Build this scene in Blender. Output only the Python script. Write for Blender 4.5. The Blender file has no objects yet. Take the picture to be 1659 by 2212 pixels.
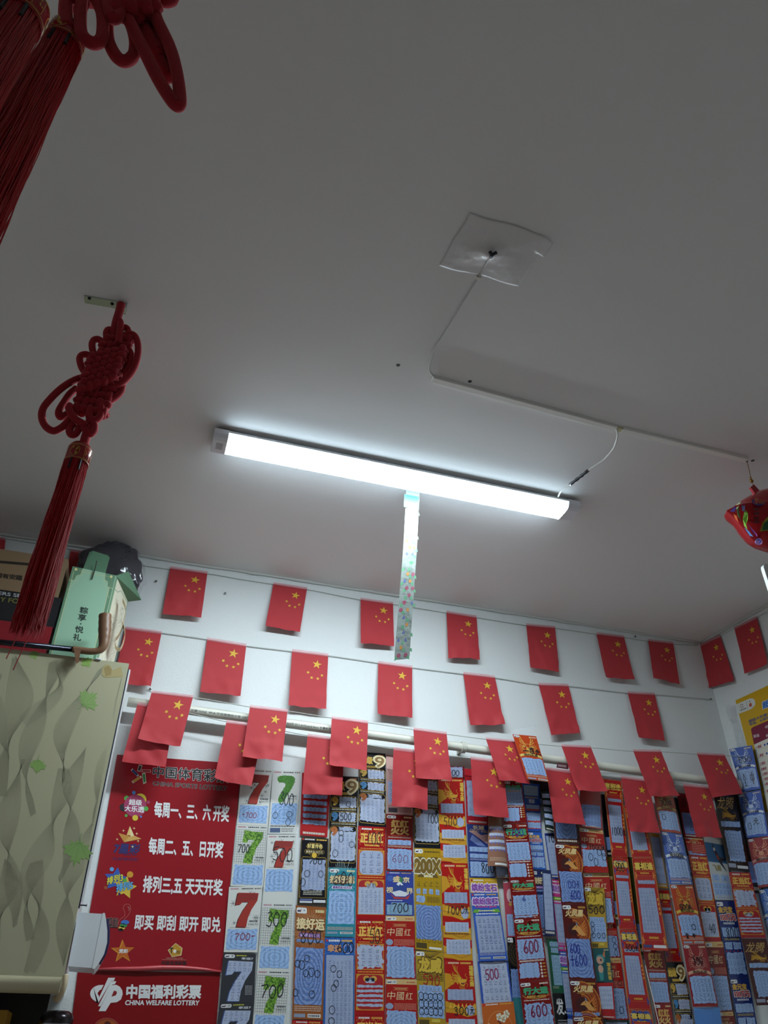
import bpy, math, random
from mathutils import Vector, Matrix
from mathutils import noise as mnoise

# ------------------------------------------------------------------ camera, world, light level
SC = bpy.context.scene
COL = SC.collection
FPX, CX, CY = 1700.0, 829.5, 1106.0            # focal length and centre in pixels of the 1659 x 2212 frame
EYE = Vector((0, 0, 1.35))
RIGHT = Vector((0.95668, -0.29111, 0.00491))
DOWN = Vector((0.17286, 0.55436, -0.81413))
AHEAD = Vector((0.23428, 0.77971, 0.58066))
WALL_Y, CEIL_Z = 2.75, 2.981
LAMP_POWER, SIDE_POWER = 48.0, 8.0

cam_data = bpy.data.cameras.new('camera')
cam = bpy.data.objects.new('camera', cam_data)
COL.objects.link(cam)
cam_data.sensor_fit = 'HORIZONTAL'
cam_data.sensor_width = 36.0
cam_data.lens = FPX * 36.0 / 1659.0
cam_data.clip_start = 0.02
M4 = Matrix((RIGHT, -DOWN, -AHEAD)).transposed().to_4x4()
M4.translation = EYE
cam.matrix_world = M4
SC.camera = cam

world = bpy.data.worlds.new('world')
SC.world = world
world.use_nodes = True
world.node_tree.nodes['Background'].inputs[0].default_value = (0.02, 0.02, 0.02, 1)
SC.view_settings.view_transform = 'Standard'
SC.view_settings.look = 'None'
SC.view_settings.exposure = 0.95
SC.view_settings.gamma = 1.0
SC.view_settings.use_curve_mapping = False

random.seed(7)

# ------------------------------------------------------------------ where things stand
def ray(x, y):
    return RIGHT * ((x - CX) / FPX) + DOWN * ((y - CY) / FPX) + AHEAD
def at(x, y, Y):                                # point at depth Y (back wall = WALL_Y)
    r = ray(x, y); return EYE + r * (Y / r.y)
def up(x, y, Z=CEIL_Z):                         # point at height Z (the ceiling by default)
    r = ray(x, y); return EYE + r * ((Z - EYE.z) / r.z)
CORNER = Vector((2.365, WALL_Y, 0))
RDIR = Vector((0.1196, -0.9928, 0)).normalized()
RNORM = Vector((-0.9928, -0.1196, 0)).normalized()
def side(x, y, off=0.0):                        # point on the right wall, off metres into the room
    r = ray(x, y); p0 = CORNER + RNORM * off
    return EYE + r * ((p0 - EYE).dot(RNORM) / r.dot(RNORM))
def px(z, X, Y):                                # reading off an enlarged crop: (x0, y0, scale)
    return (z[0] + X / z[2], z[1] + Y / z[2])

# ------------------------------------------------------------------ materials
def lin(h):
    h = h.lstrip('#')
    c = [int(h[i:i + 2], 16) / 255 for i in (0, 2, 4)]
    return tuple(v / 12.92 if v <= 0.04045 else ((v + 0.055) / 1.055) ** 2.4 for v in c) + (1,)
MATS = {}
def new_mat(name):
    m = bpy.data.materials.new(name); m.use_nodes = True
    nt = m.node_tree
    return m, nt, nt.nodes['Principled BSDF']
def node(nt, t, **kw):
    n = nt.nodes.new(t)
    for k, v in kw.items(): setattr(n, k, v)
    return n
def bump_noise(nt, b, scale, strength, detail=3, dist=0.002, coord='Object'):
    tc = node(nt, 'ShaderNodeTexCoord'); n = node(nt, 'ShaderNodeTexNoise'); bp = node(nt, 'ShaderNodeBump')
    n.inputs['Scale'].default_value = scale; n.inputs['Detail'].default_value = detail
    bp.inputs['Strength'].default_value = strength; bp.inputs['Distance'].default_value = dist
    nt.links.new(tc.outputs[coord], n.inputs['Vector']); nt.links.new(n.outputs['Fac'], bp.inputs['Height'])
    nt.links.new(bp.outputs['Normal'], b.inputs['Normal'])
    return n
def mat(hexc, kind='paper'):
    key = (hexc, kind)
    if key in MATS: return MATS[key]
    m, nt, b = new_mat(kind + '_' + hexc.lstrip('#'))
    b.inputs['Base Color'].default_value = lin(hexc)
    if kind == 'paper':
        b.inputs['Roughness'].default_value = 0.55; bump_noise(nt, b, 60, 0.05)
    elif kind == 'gloss':
        b.inputs['Roughness'].default_value = 0.25; bump_noise(nt, b, 8, 0.03)
    elif kind == 'ink':
        b.inputs['Roughness'].default_value = 0.6
    elif kind == 'cloth':
        b.inputs['Roughness'].default_value = 0.7; bump_noise(nt, b, 25, 0.15, 4, 0.004)
        b.inputs['Sheen Weight'].default_value = 0.15
    elif kind == 'velvet':
        b.inputs['Roughness'].default_value = 0.9; b.inputs['Sheen Weight'].default_value = 0.35
        b.inputs['Sheen Tint'].default_value = (1, 0.25, 0.25, 1); bump_noise(nt, b, 500, 0.4, 2, 0.001)
    elif kind == 'thread':
        b.inputs['Roughness'].default_value = 0.4
    elif kind == 'plastic':
        b.inputs['Roughness'].default_value = 0.4; bump_noise(nt, b, 20, 0.04)
    elif kind == 'metal':
        b.inputs['Metallic'].default_value = 1; b.inputs['Roughness'].default_value = 0.25; bump_noise(nt, b, 30, 0.04)
    elif kind == 'foil':
        b.inputs['Metallic'].default_value = 0.35; b.inputs['Roughness'].default_value = 0.22; bump_noise(nt, b, 9, 0.25, 3, 0.01)
    elif kind == 'film':
        b.inputs['Roughness'].default_value = 0.14; b.inputs['Specular IOR Level'].default_value = 0.9; bump_noise(nt, b, 22, 0.35, 2, 0.01)
    MATS[key] = m
    return m
def m_sheer(hexc, alpha, rough, name):
    key = ('sheer', name)
    if key in MATS: return MATS[key]
    m, nt, b = new_mat(name)
    b.inputs['Base Color'].default_value = lin(hexc); b.inputs['Roughness'].default_value = rough
    b.inputs['Alpha'].default_value = alpha; bump_noise(nt, b, 18, 0.5, 4, 0.01)
    MATS[key] = m
    return m
def m_panel(kind):
    key = ('panel', kind)
    if key in MATS: return MATS[key]
    c1, c2, per = {'blue': ('#a3bce2', '#88a5d6', 17), 'bright': ('#a9c6ee', '#8cb0e2', 13), 'grey': ('#a4b0cf', '#9ba8ca', 5),
                   'navy': ('#8aa3d4', '#5f7dbd', 20), 'silver': ('#b5bfd8', '#acb7d4', 4), 'teal': ('#94b4cc', '#7ba0c0', 12)}[kind]
    m, nt, b = new_mat('scratch_layer_' + kind)
    uv = node(nt, 'ShaderNodeTexCoord'); mp = node(nt, 'ShaderNodeMapping')
    mp.inputs['Location'].default_value = (-0.5, -0.5, 0)
    wv = node(nt, 'ShaderNodeTexWave', wave_type='RINGS', rings_direction='Z')
    wv.inputs['Scale'].default_value = per / 6.0; wv.inputs['Distortion'].default_value = 0.7; wv.inputs['Detail Scale'].default_value = 4
    mix = node(nt, 'ShaderNodeMix', data_type='RGBA')
    mix.inputs['A'].default_value = lin(c1); mix.inputs['B'].default_value = lin(c2)
    nt.links.new(uv.outputs['UV'], mp.inputs['Vector']); nt.links.new(mp.outputs['Vector'], wv.inputs['Vector'])
    nt.links.new(wv.outputs['Fac'], mix.inputs['Factor']); nt.links.new(mix.outputs['Result'], b.inputs['Base Color'])
    b.inputs['Roughness'].default_value = 0.4
    MATS[key] = m
    return m
def m_emit(name, colour, strength):
    m, nt, b = new_mat(name)
    b.inputs['Base Color'].default_value = (0.8, 0.8, 0.8, 1)
    b.inputs['Emission Color'].default_value = colour
    b.inputs['Emission Strength'].default_value = strength
    return m

# ------------------------------------------------------------------ mesh building
class MB:
    def __init__(s): s.v = []; s.f = []; s.mi = []; s.mats = []; s.uv = []
    def slot(s, m):
        if m not in s.mats: s.mats.append(m)
        return s.mats.index(m)
    def face(s, pts, m, uv=None):
        n = len(s.v); s.v += [tuple(p) for p in pts]; s.f.append(tuple(range(n, n + len(pts)))); s.mi.append(s.slot(m))
        s.uv.append(uv or [(0, 0)] * len(pts))
    def mesh(s, pts, faces, m):
        n = len(s.v); s.v += [tuple(p) for p in pts]; k = s.slot(m)
        for f in faces:
            s.f.append(tuple(n + i for i in f)); s.mi.append(k); s.uv.append([(0, 0)] * len(f))
    def grid(s, P, nu, nv, m):                  # P(u, v) on the unit square
        n = len(s.v); k = s.slot(m)
        s.v += [tuple(P(i / nu, j / nv)) for j in range(nv + 1) for i in range(nu + 1)]
        for j in range(nv):
            for i in range(nu):
                a = n + j * (nu + 1) + i
                s.f.append((a, a + nu + 1, a + nu + 2, a + 1)); s.mi.append(k)
                s.uv.append([(i / nu, j / nv), (i / nu, (j + 1) / nv), ((i + 1) / nu, (j + 1) / nv), ((i + 1) / nu, j / nv)])
    def slab(s, P, nu, nv, th, m, edge=None):   # P(u, v, off): a sheet of thickness th behind off = 0
        s.grid(lambda u, v: P(u, v, 0), nu, nv, m)
        s.grid(lambda u, v: P(1 - u, v, -th), nu, nv, m)
        e = edge or m
        for (A, B, n) in (((0, 0), (1, 0), nu), ((1, 0), (1, 1), nv), ((1, 1), (0, 1), nu), ((0, 1), (0, 0), nv)):
            for i in range(n):
                p = [A[k] + (B[k] - A[k]) * i / n for k in (0, 1)]; q = [A[k] + (B[k] - A[k]) * (i + 1) / n for k in (0, 1)]
                s.face([P(*p, 0), P(*q, 0), P(*q, -th), P(*p, -th)], e)
    def box(s, x0, x1, y0, y1, z0, z1, m):
        p = [(x, y, z) for x in (x0, x1) for y in (y0, y1) for z in (z0, z1)]
        s.mesh(p, [(0, 1, 3, 2), (4, 6, 7, 5), (0, 4, 5, 1), (2, 3, 7, 6), (0, 2, 6, 4), (1, 5, 7, 3)], m)
    def hexa(s, f4, b4, m):                     # a box from its front and back quads
        s.mesh(list(f4) + list(b4), [(0, 1, 2, 3), (7, 6, 5, 4), (0, 4, 5, 1), (1, 5, 6, 2), (2, 6, 7, 3), (3, 7, 4, 0)], m)
    def tube(s, pts, r, m, n=8, closed=False, cap=True):
        pts = [Vector(p) for p in pts]; N = len(pts)
        rad = r if callable(r) else (lambda t: r)
        T = []
        for i in range(N):
            a = pts[(i - 1) % N] if (closed or i > 0) else pts[i]; b = pts[(i + 1) % N] if (closed or i < N - 1) else pts[i]
            d = b - a; T.append(d.normalized() if d.length > 1e-9 else Vector((0, 0, 1)))
        ref = Vector((0, 1, 0)) if abs(T[0].y) < 0.9 else Vector((1, 0, 0))
        u = T[0].cross(ref).normalized(); rings = []
        for i in range(N):
            u = (u - T[i] * u.dot(T[i])).normalized(); w = T[i].cross(u)
            R = rad(i / max(1, N - 1))
            rings.append([pts[i] + u * (R * math.cos(2 * math.pi * k / n)) + w * (R * math.sin(2 * math.pi * k / n)) for k in range(n)])
        V = [p for rg in rings for p in rg]; F = []
        for i in range(N if closed else N - 1):
            j = (i + 1) % N
            F += [(i * n + k, i * n + (k + 1) % n, j * n + (k + 1) % n, j * n + k) for k in range(n)]
        if cap and not closed: F += [tuple(range(n - 1, -1, -1)), tuple((N - 1) * n + k for k in range(n))]
        s.mesh(V, F, m)
    def lathe(s, base, axis, prof, m, n=24):    # prof: (radius, distance along the axis)
        axis = Vector(axis).normalized(); ref = Vector((0, 1, 0)) if abs(axis.y) < 0.9 else Vector((1, 0, 0))
        u = axis.cross(ref).normalized(); w = axis.cross(u); base = Vector(base)
        V = [base + axis * d + u * (r * math.cos(2 * math.pi * k / n)) + w * (r * math.sin(2 * math.pi * k / n)) for r, d in prof for k in range(n)]
        F = [(i * n + k, i * n + (k + 1) % n, (i + 1) * n + (k + 1) % n, (i + 1) * n + k) for i in range(len(prof) - 1) for k in range(n)]
        s.mesh(V, F, m)
    def build(s, name, parent=None, smooth=False):
        me = bpy.data.meshes.new(name); me.from_pydata(s.v, [], s.f)
        for m in s.mats: me.materials.append(m)
        me.polygons.foreach_set('material_index', s.mi)
        lay = me.uv_layers.new(name='UVMap')
        lay.data.foreach_set('uv', [c for fuv in s.uv for uv in fuv for c in uv])
        if smooth: me.polygons.foreach_set('use_smooth', [True] * len(s.f))
        me.update()
        o = bpy.data.objects.new(name, me); COL.objects.link(o)
        if parent: o.parent = parent
        return o
def tag(o, label, cat, group=None, kind=None):
    o['label'] = label; o['category'] = cat
    if group: o['group'] = group
    if kind: o['kind'] = kind
    return o
def struct(o): o['kind'] = 'structure'; return o
def empty(name, loc=(0, 0, 0)):
    o = bpy.data.objects.new(name, None); COL.objects.link(o); o.empty_display_size = 0.02
    return o
def bil(c, u, v):                               # corners TL, TR, BR, BL
    return (c[0] * (1 - u) + c[1] * u) * (1 - v) + (c[3] * (1 - u) + c[2] * u) * v
def smooth_path(pts, k=6, closed=False):
    P = [Vector(p) for p in pts]; N = len(P); out = []
    for i in range(N if closed else N - 1):
        if closed: a, b, c, d = P[(i - 1) % N], P[i], P[(i + 1) % N], P[(i + 2) % N]
        else: a, b, c, d = P[max(i - 1, 0)], P[i], P[i + 1], P[min(i + 2, N - 1)]
        for j in range(k):
            t = j / k
            out.append(0.5 * ((2 * b) + (c - a) * t + (2 * a - 5 * b + 4 * c - d) * t * t + (3 * b - a - 3 * c + d) * t ** 3))
    if not closed: out.append(P[-1])
    return out

# ------------------------------------------------------------------ lettering
GLY = {}
def glyphs(body):
    key = body
    if key in GLY: return GLY[key]
    c = bpy.data.curves.new('lettering', 'FONT'); c.body = body; c.resolution_u = 3
    o = bpy.data.objects.new('lettering', c); COL.objects.link(o)
    bpy.context.view_layer.update()
    me = bpy.data.meshes.new_from_object(o.evaluated_get(bpy.context.evaluated_depsgraph_get()))
    V = [tuple(v.co) for v in me.vertices]; F = [tuple(p.vertices) for p in me.polygons]
    bpy.data.objects.remove(o); bpy.data.curves.remove(c); bpy.data.meshes.remove(me)
    x0 = min(v[0] for v in V); x1 = max(v[0] for v in V); y0 = min(v[1] for v in V); y1 = max(v[1] for v in V)
    GLY[key] = ([((v[0] - x0) / (x1 - x0 or 1), (v[1] - y0) / (y1 - y0 or 1)) for v in V], F, x1 - x0 or 1, y1 - y0 or 1)
    return GLY[key]
STROKES = {'0': [[(.5, 0), (.1, .35), (.15, .85), (.5, 1), (.85, .7), (.8, .2), (.45, .02)]], '1': [[(.6, 0), (.45, .5), (.35, 1)]],
    '2': [[(.15, .25), (.5, 0), (.85, .25), (.5, .65), (.1, 1), (.9, .95)]],
    '3': [[(.2, .1), (.6, 0), (.8, .2), (.4, .45), (.85, .65), (.6, 1), (.1, .9)]],
    '4': [[(.4, 0), (.1, .6), (.9, .6)], [(.7, .2), (.65, 1)]],
    '5': [[(.3, .05), (.2, .45), (.6, .4), (.85, .7), (.6, 1), (.1, .9)], [(.3, .05), (.95, .0)]],
    '6': [[(.75, 0), (.3, .4), (.12, .8), (.5, 1), (.85, .8), (.55, .55), (.2, .75)]], '7': [[(.05, .12), (.9, .08), (.6, .5), (.3, 1)]],
    '8': [[(.8, .12), (.45, 0), (.2, .25), (.7, .6), (.75, .9), (.4, 1), (.2, .8), (.5, .5), (.85, .15)]],
    '9': [[(.8, .2), (.4, .0), (.15, .3), (.5, .5), (.82, .2), (.7, 1)]], '+': [[(.5, .2), (.5, .8)], [(.1, .5), (.9, .5)]],
    '-': [[(.1, .5), (.9, .45)]], '~': [[(.0, .6), (.4, .4), (.8, .6)]],
    '元': [[(.25, .12), (.75, .1)], [(.03, .4), (.97, .36)], [(.4, .4), (.32, .75), (.05, 1)], [(.62, .4), (.6, .9), (.95, .95), (.97, .75)]],
    '全': [[(.5, 0), (.3, .3), (.02, .5)], [(.5, 0), (.75, .3), (1, .45)], [(.28, .52), (.75, .5)], [(.3, .74), (.72, .73)], [(.5, .5), (.5, .98)], [(.1, 1), (.92, .98)]],
    '中': [[(.12, .25), (.12, .68)], [(.12, .25), (.88, .22), (.86, .66)], [(.12, .66), (.88, .64)], [(.5, 0), (.5, 1)]],
    '千': [[(.75, .02), (.3, .16)], [(.02, .46), (.98, .42)], [(.52, .1), (.5, 1)]],
    '一': [[(.02, .5), (.95, .45)]],
    '百': [[(.05, .05), (.95, .03)], [(.5, .05), (.35, .3)], [(.2, .32), (.2, .98)], [(.2, .32), (.85, .3), (.84, .98)], [(.2, .62), (.84, .6)], [(.2, .96), (.84, .95)]]}

def star5(cx, cy, r, rot=0.0, inner=0.382):
    return [(cx + (r if k % 2 == 0 else r * inner) * math.sin(rot + k * math.pi / 5), cy - (r if k % 2 == 0 else r * inner) * math.cos(rot + k * math.pi / 5)) for k in range(10)]

class Pad:
    """Prints flat shapes onto a surface P(a, b, off); a runs right, b runs down; w, h give the metric of a and b."""
    def __init__(s, P, w=1.0, h=1.0, n=1, lift=0.0001):
        s.P = P; s.w = w; s.h = h; s.n = n; s.lift = lift; s.parts = {}; s.split = []
    def mb(s, part):
        if part not in s.parts: s.parts[part] = MB()
        return s.parts[part]
    def rect(s, part, a0, b0, a1, b1, col, L=1, kind='ink', n=None):
        n = n or s.n
        s.mb(part).grid(lambda u, v: s.P(a0 + (a1 - a0) * u, b0 + (b1 - b0) * v, L * s.lift), n, n, col if not isinstance(col, str) else mat(col, kind))
    def poly(s, part, pts, col, L=1, kind='ink'):
        s.mb(part).face([s.P(a, b, L * s.lift) for a, b in pts], mat(col, kind))
    def ell(s, part, ca, cb, ra, rb, col, L=1, n=18, kind='ink'):
        s.poly(part, [(ca + ra * math.cos(2 * math.pi * k / n), cb + rb * math.sin(2 * math.pi * k / n)) for k in range(n)], col, L, kind)
    def line(s, part, pts, wd, col, L=1, closed=False, kind='ink'):
        Q = [Vector((a * s.w, b * s.h)) for a, b in pts]; N = len(Q); Lf = []; Rt = []
        for i in range(N):
            a = Q[(i - 1) % N] if closed or i > 0 else Q[i]; b = Q[(i + 1) % N] if closed or i < N - 1 else Q[i]
            d = b - a
            if d.length < 1e-9: d = Vector((1, 0))
            nrm = Vector((-d.y, d.x)).normalized() * (wd / 2)
            Lf.append(Q[i] + nrm); Rt.append(Q[i] - nrm)
        T = lambda q: s.P(q.x / s.w, q.y / s.h, L * s.lift)
        V = [T(q) for q in Lf] + [T(q) for q in Rt]
        F = [(i, (i + 1) % N, N + (i + 1) % N, N + i) for i in range(N if closed else N - 1)]
        s.mb(part).mesh(V, F, mat(col, kind))
    def frame(s, part, a0, b0, a1, b1, wd, col, L=1, r=0.0):
        s.line(part, s.rr(a0, b0, a1, b1, r), wd, col, L, True)
    def rr(s, a0, b0, a1, b1, r):
        if r <= 0: return [(a0, b0), (a1, b0), (a1, b1), (a0, b1)]
        rb = r * s.w / s.h; out = []
        for (ca, cb, t0) in ((a1 - r, b0 + rb, -90), (a1 - r, b1 - rb, 0), (a0 + r, b1 - rb, 90), (a0 + r, b0 + rb, 180)):
            for k in range(5):
                t = math.radians(t0 + k * 22.5); out.append((ca + r * math.cos(t), cb + rb * math.sin(t)))
        return out
    def rrect(s, part, a0, b0, a1, b1, r, col, L=1): s.poly(part, s.rr(a0, b0, a1, b1, r), col, L)
    def ring(s, part, ca, cb, ra, rb, wd, col, L=1, n=20, t0=0, t1=360):
        full = t1 - t0 >= 360
        s.line(part, [(ca + ra * math.cos(math.radians(t0 + (t1 - t0) * k / n)), cb + rb * math.sin(math.radians(t0 + (t1 - t0) * k / n))) for k in range(n if full else n + 1)], wd, col, L, full)
    def text(s, part, body, a0, b0, a1, b1, col, L=2, bold=0.0, shear=0.0, quad=None):
        V, F, gw, gh = glyphs(body)
        steps = [(0, 0)]
        if bold > 0:                            # heavier strokes: the same letters overprinted with small shifts
            k = 8 if bold > 0.03 else 4
            steps += [(bold * math.cos(2 * math.pi * i / k + .4) / gw, bold * math.sin(2 * math.pi * i / k + .4) / gh) for i in range(k)]
            if bold > 0.07: steps += [(x * .5, y * .5) for x, y in steps[1:]]
        for i, (dx, dy) in enumerate(steps):
            if quad:
                c = [Vector(q) for q in quad]; pos = [bil(c, x + dx, 1 - y - dy) for x, y in V]
            else: pos = [Vector((a0 + (a1 - a0) * (x + dx + shear * (y - 0.5)), b1 + (b0 - b1) * (y + dy))) for x, y in V]
            s.mb(part).mesh([s.P(p.x, p.y, (L + .04 * i) * s.lift) for p in pos], F, mat(col, 'ink'))
    def pen(s, body, a0, b0, a1, b1, col='#14141c', wd=0.0019, L=6, jit=0.08):
        n = len(body); cw = (a1 - a0) / n; wd *= 1.45
        for i, ch in enumerate(body):
            if ch == ' ': continue
            dy = random.uniform(-jit, jit) * (b1 - b0); sc = random.uniform(0.85, 1.1)
            for st in STROKES[ch]:
                q = [(a0 + cw * (i + 0.04 + 0.92 * x * sc), b0 + dy + (b1 - b0) * y) for x, y in st]
                if len(q) > 2 and ch.isdigit(): q = [(p.x, p.y) for p in smooth_path([(x, y, 0) for x, y in q], 4)]
                s.line('pen_writing', q, wd, col, L)
        s.split.append(('pen_writing', s.parts.pop('pen_writing')))
    def loops(s, pts, ra=0.09, col='#14141c', wd=0.0019, L=6):
        for a, b in pts:
            s.ring('pen_circle', a, b, ra * random.uniform(.85, 1.1), ra * s.w / s.h * random.uniform(1.0, 1.4), wd, col, L, 14)
            s.split.append(('pen_circle', s.parts.pop('pen_circle')))
    def scratch(s, a0, b0, a1, b1, rows, cols, kind='blue', jag=0.015, marks='num', inset=0.06, P=None, L=3):
        nu, nv = (14, 14); rnd = random.Random(int(a0 * 999 + b0 * 7777 + rows))
        jt = {}
        def Q(u, v):
            k = (round(u * nu), round(v * nv))
            if k not in jt:
                e = k[0] in (0, nu) or k[1] in (0, nv)
                jt[k] = (rnd.uniform(-1, 1) * jag, rnd.uniform(-1, 1) * jag * s.w / s.h) if e else (0, 0)
            return s.P(a0 + (a1 - a0) * u + jt[k][0], b0 + (b1 - b0) * v + jt[k][1], L * s.lift)
        s.mb('scratch_panel').grid(Q, nu, nv, m_panel(kind))
        s.marks('scratch_panel', a0 + inset * (a1 - a0), b0 + inset * (b1 - b0), a1 - inset * (a1 - a0), b1 - inset * (b1 - b0), rows, cols, L + 1)
    def marks(s, part, a0, b0, a1, b1, rows, cols, L, col='#434d75'):
        da = (a1 - a0) / cols; db = (b1 - b0) / rows; M = mat(col, 'ink'); mb = s.mb(part)
        for r in range(rows):
            for c in range(cols):
                ca = a0 + da * (c + 0.5); cb = b0 + db * (r + 0.42)
                t = min(da * s.w, db * s.h) * 0.19; ta, tb = t / s.w, t / s.h
                for k in range(6):
                    oa = (-0.75 if k % 2 else 0.75) * ta + random.choice((-.45, 0, .45)) * ta; ob = random.choice((-.9, 0, .9)) * tb
                    if k < 4: wa, wb = ta * 0.5, tb * 0.13
                    else: wa, wb = ta * 0.12, tb * 0.95
                    mb.face([s.P(ca + oa + x * wa, cb + ob + y * wb, L * s.lift) for x, y in ((-1, -1), (1, -1), (1, 1), (-1, 1))], M)
                for x0, x1 in ((-1.5, -.7), (-.5, .5), (.8, 1.5)):
                    mb.face([s.P(ca + x * ta, cb + tb * 2.1 + y * tb * 0.22, L * s.lift) for x, y in ((x0, -1), (x1, -1), (x1, 1), (x0, 1))], M)
    def fine(s, part, a0, b0, a1, b1, rows, col, L=2, fill=0.45):           # rows of print too small to read
        db = (b1 - b0) / rows
        for r in range(rows):
            a = a0
            while a < a1:
                e = min(a1, a + random.uniform(0.03, 0.14) * (a1 - a0) + 0.01)
                s.mb(part).face([s.P(x, y, L * s.lift) for x, y in ((a, b0 + db * r), (e, b0 + db * r), (e, b0 + db * (r + fill)), (a, b0 + db * (r + fill)))], mat(col, 'ink'))
                a = e + 0.012
    def finish(s, root_part, name, parent=None, smooth=False, extra=None):
        root = s.parts.pop(root_part).build(name, parent, smooth)
        for k, mb in s.parts.items():
            mb.build(k, root, smooth)
        for k, mb in s.split: mb.build(k, root)
        return root

# ------------------------------------------------------------------ the room
def wallpaper():
    m, nt, b = new_mat('embossed_wallpaper')
    b.inputs['Base Color'].default_value = lin('#dfe2e2'); b.inputs['Roughness'].default_value = 0.5
    tc = node(nt, 'ShaderNodeTexCoord'); h = None
    mp1 = node(nt, 'ShaderNodeMapping'); mp1.inputs['Scale'].default_value = (60, 60, 420)
    mp2 = node(nt, 'ShaderNodeMapping'); mp2.inputs['Scale'].default_value = (420, 420, 60)
    n1 = node(nt, 'ShaderNodeTexNoise'); n2 = node(nt, 'ShaderNodeTexNoise'); ad = node(nt, 'ShaderNodeMath', operation='MAXIMUM')
    for n in (n1, n2): n.inputs['Scale'].default_value = 1.0; n.inputs['Detail'].default_value = 1
    bp = node(nt, 'ShaderNodeBump'); bp.inputs['Strength'].default_value = 0.5; bp.inputs['Distance'].default_value = 0.0025
    for mp, n in ((mp1, n1), (mp2, n2)):
        nt.links.new(tc.outputs['Object'], mp.inputs['Vector']); nt.links.new(mp.outputs['Vector'], n.inputs['Vector'])
    nt.links.new(n1.outputs['Fac'], ad.inputs[0]); nt.links.new(n2.outputs['Fac'], ad.inputs[1])
    nt.links.new(ad.outputs[0], bp.inputs['Height']); nt.links.new(bp.outputs['Normal'], b.inputs['Normal'])
    return m
def plaster(name, c1, c2, rough=0.85, scale=1.3, bump=0.1):
    m, nt, b = new_mat(name)
    tc = node(nt, 'ShaderNodeTexCoord'); n = node(nt, 'ShaderNodeTexNoise'); mix = node(nt, 'ShaderNodeMix', data_type='RGBA')
    n.inputs['Scale'].default_value = scale; n.inputs['Detail'].default_value = 5
    mix.inputs['A'].default_value = lin(c1); mix.inputs['B'].default_value = lin(c2)
    nt.links.new(tc.outputs['Object'], n.inputs['Vector']); nt.links.new(n.outputs['Fac'], mix.inputs['Factor'])
    nt.links.new(mix.outputs['Result'], b.inputs['Base Color']); b.inputs['Roughness'].default_value = rough
    n2 = node(nt, 'ShaderNodeTexNoise'); n2.inputs['Scale'].default_value = 9; n2.inputs['Detail'].default_value = 6
    bp = node(nt, 'ShaderNodeBump'); bp.inputs['Strength'].default_value = bump; bp.inputs['Distance'].default_value = 0.01
    nt.links.new(tc.outputs['Object'], n2.inputs['Vector']); nt.links.new(n2.outputs['Fac'], bp.inputs['Height'])
    nt.links.new(bp.outputs['Normal'], b.inputs['Normal'])
    return m
PAPER = wallpaper()
X0, Y0 = -1.5, -2.2
XR = CORNER + RDIR * ((WALL_Y - Y0) / 0.9928)
def panel(name, c4, th, m):                     # a wall slab, th outwards along the normal given by the corner order
    n = (c4[1] - c4[0]).cross(c4[3] - c4[0]).normalized() * th
    b = MB(); b.hexa(c4, [p + n for p in c4], m); return struct(b.build(name))
V = Vector
panel('wall_back', [V((X0, WALL_Y, 0)), V((X0, WALL_Y, CEIL_Z)), V((2.365, WALL_Y, CEIL_Z)), V((2.365, WALL_Y, 0))], 0.1, PAPER)
panel('wall_right', [V((CORNER.x, CORNER.y, 0)), V((CORNER.x, CORNER.y, CEIL_Z)), V((XR.x, XR.y, CEIL_Z)), V((XR.x, XR.y, 0))], 0.1, PAPER)
WARM = plaster('warm_white_paint', '#e3dfdd', '#dcd7d5')
panel('wall_left', [V((X0, Y0, 0)), V((X0, Y0, CEIL_Z)), V((X0, WALL_Y, CEIL_Z)), V((X0, WALL_Y, 0))], 0.1, WARM)
panel('wall_rear', [V((XR.x, Y0, 0)), V((XR.x, Y0, CEIL_Z)), V((X0, Y0, CEIL_Z)), V((X0, Y0, 0))], 0.1, WARM)
b = MB(); b.box(X0 - .1, XR.x + .1, Y0 - .1, WALL_Y + .1, CEIL_Z, CEIL_Z + 0.1, plaster('ceiling_plaster', '#eae7e6', '#e3e0df', 0.9, 1.6, 0.12)); struct(b.build('ceiling'))
b = MB(); b.box(X0 - .1, XR.x + .1, Y0 - .1, WALL_Y + .1, -0.1, 0, plaster('floor_tile', '#d0c6bb', '#c3b9ae', 0.5)); struct(b.build('floor'))
# ragged filler bead where the wallpaper meets the ceiling
def bead(name, A, B, nrm):
    mb = MB(); pts = []
    for i in range(90):
        p = A.lerp(B, i / 89); pts.append(p + nrm * (0.003 + 0.003 * mnoise.noise(p * 14)) + V((0, 0, -0.003 + 0.003 * mnoise.noise(p * 23))))
    mb.tube(pts, lambda t: 0.006 + 0.003 * mnoise.noise(V((t * 40, 3, 1))), mat('#c9c8c4', 'plastic'), 6)
    struct(mb.build(name, None, True))
bead('trim_1', V((X0, WALL_Y, CEIL_Z)), V((2.365, WALL_Y, CEIL_Z)), V((0, -1, 0)))
bead('trim_2', CORNER + V((0, 0, CEIL_Z)), V((XR.x, XR.y, CEIL_Z)), RNORM)

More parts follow.
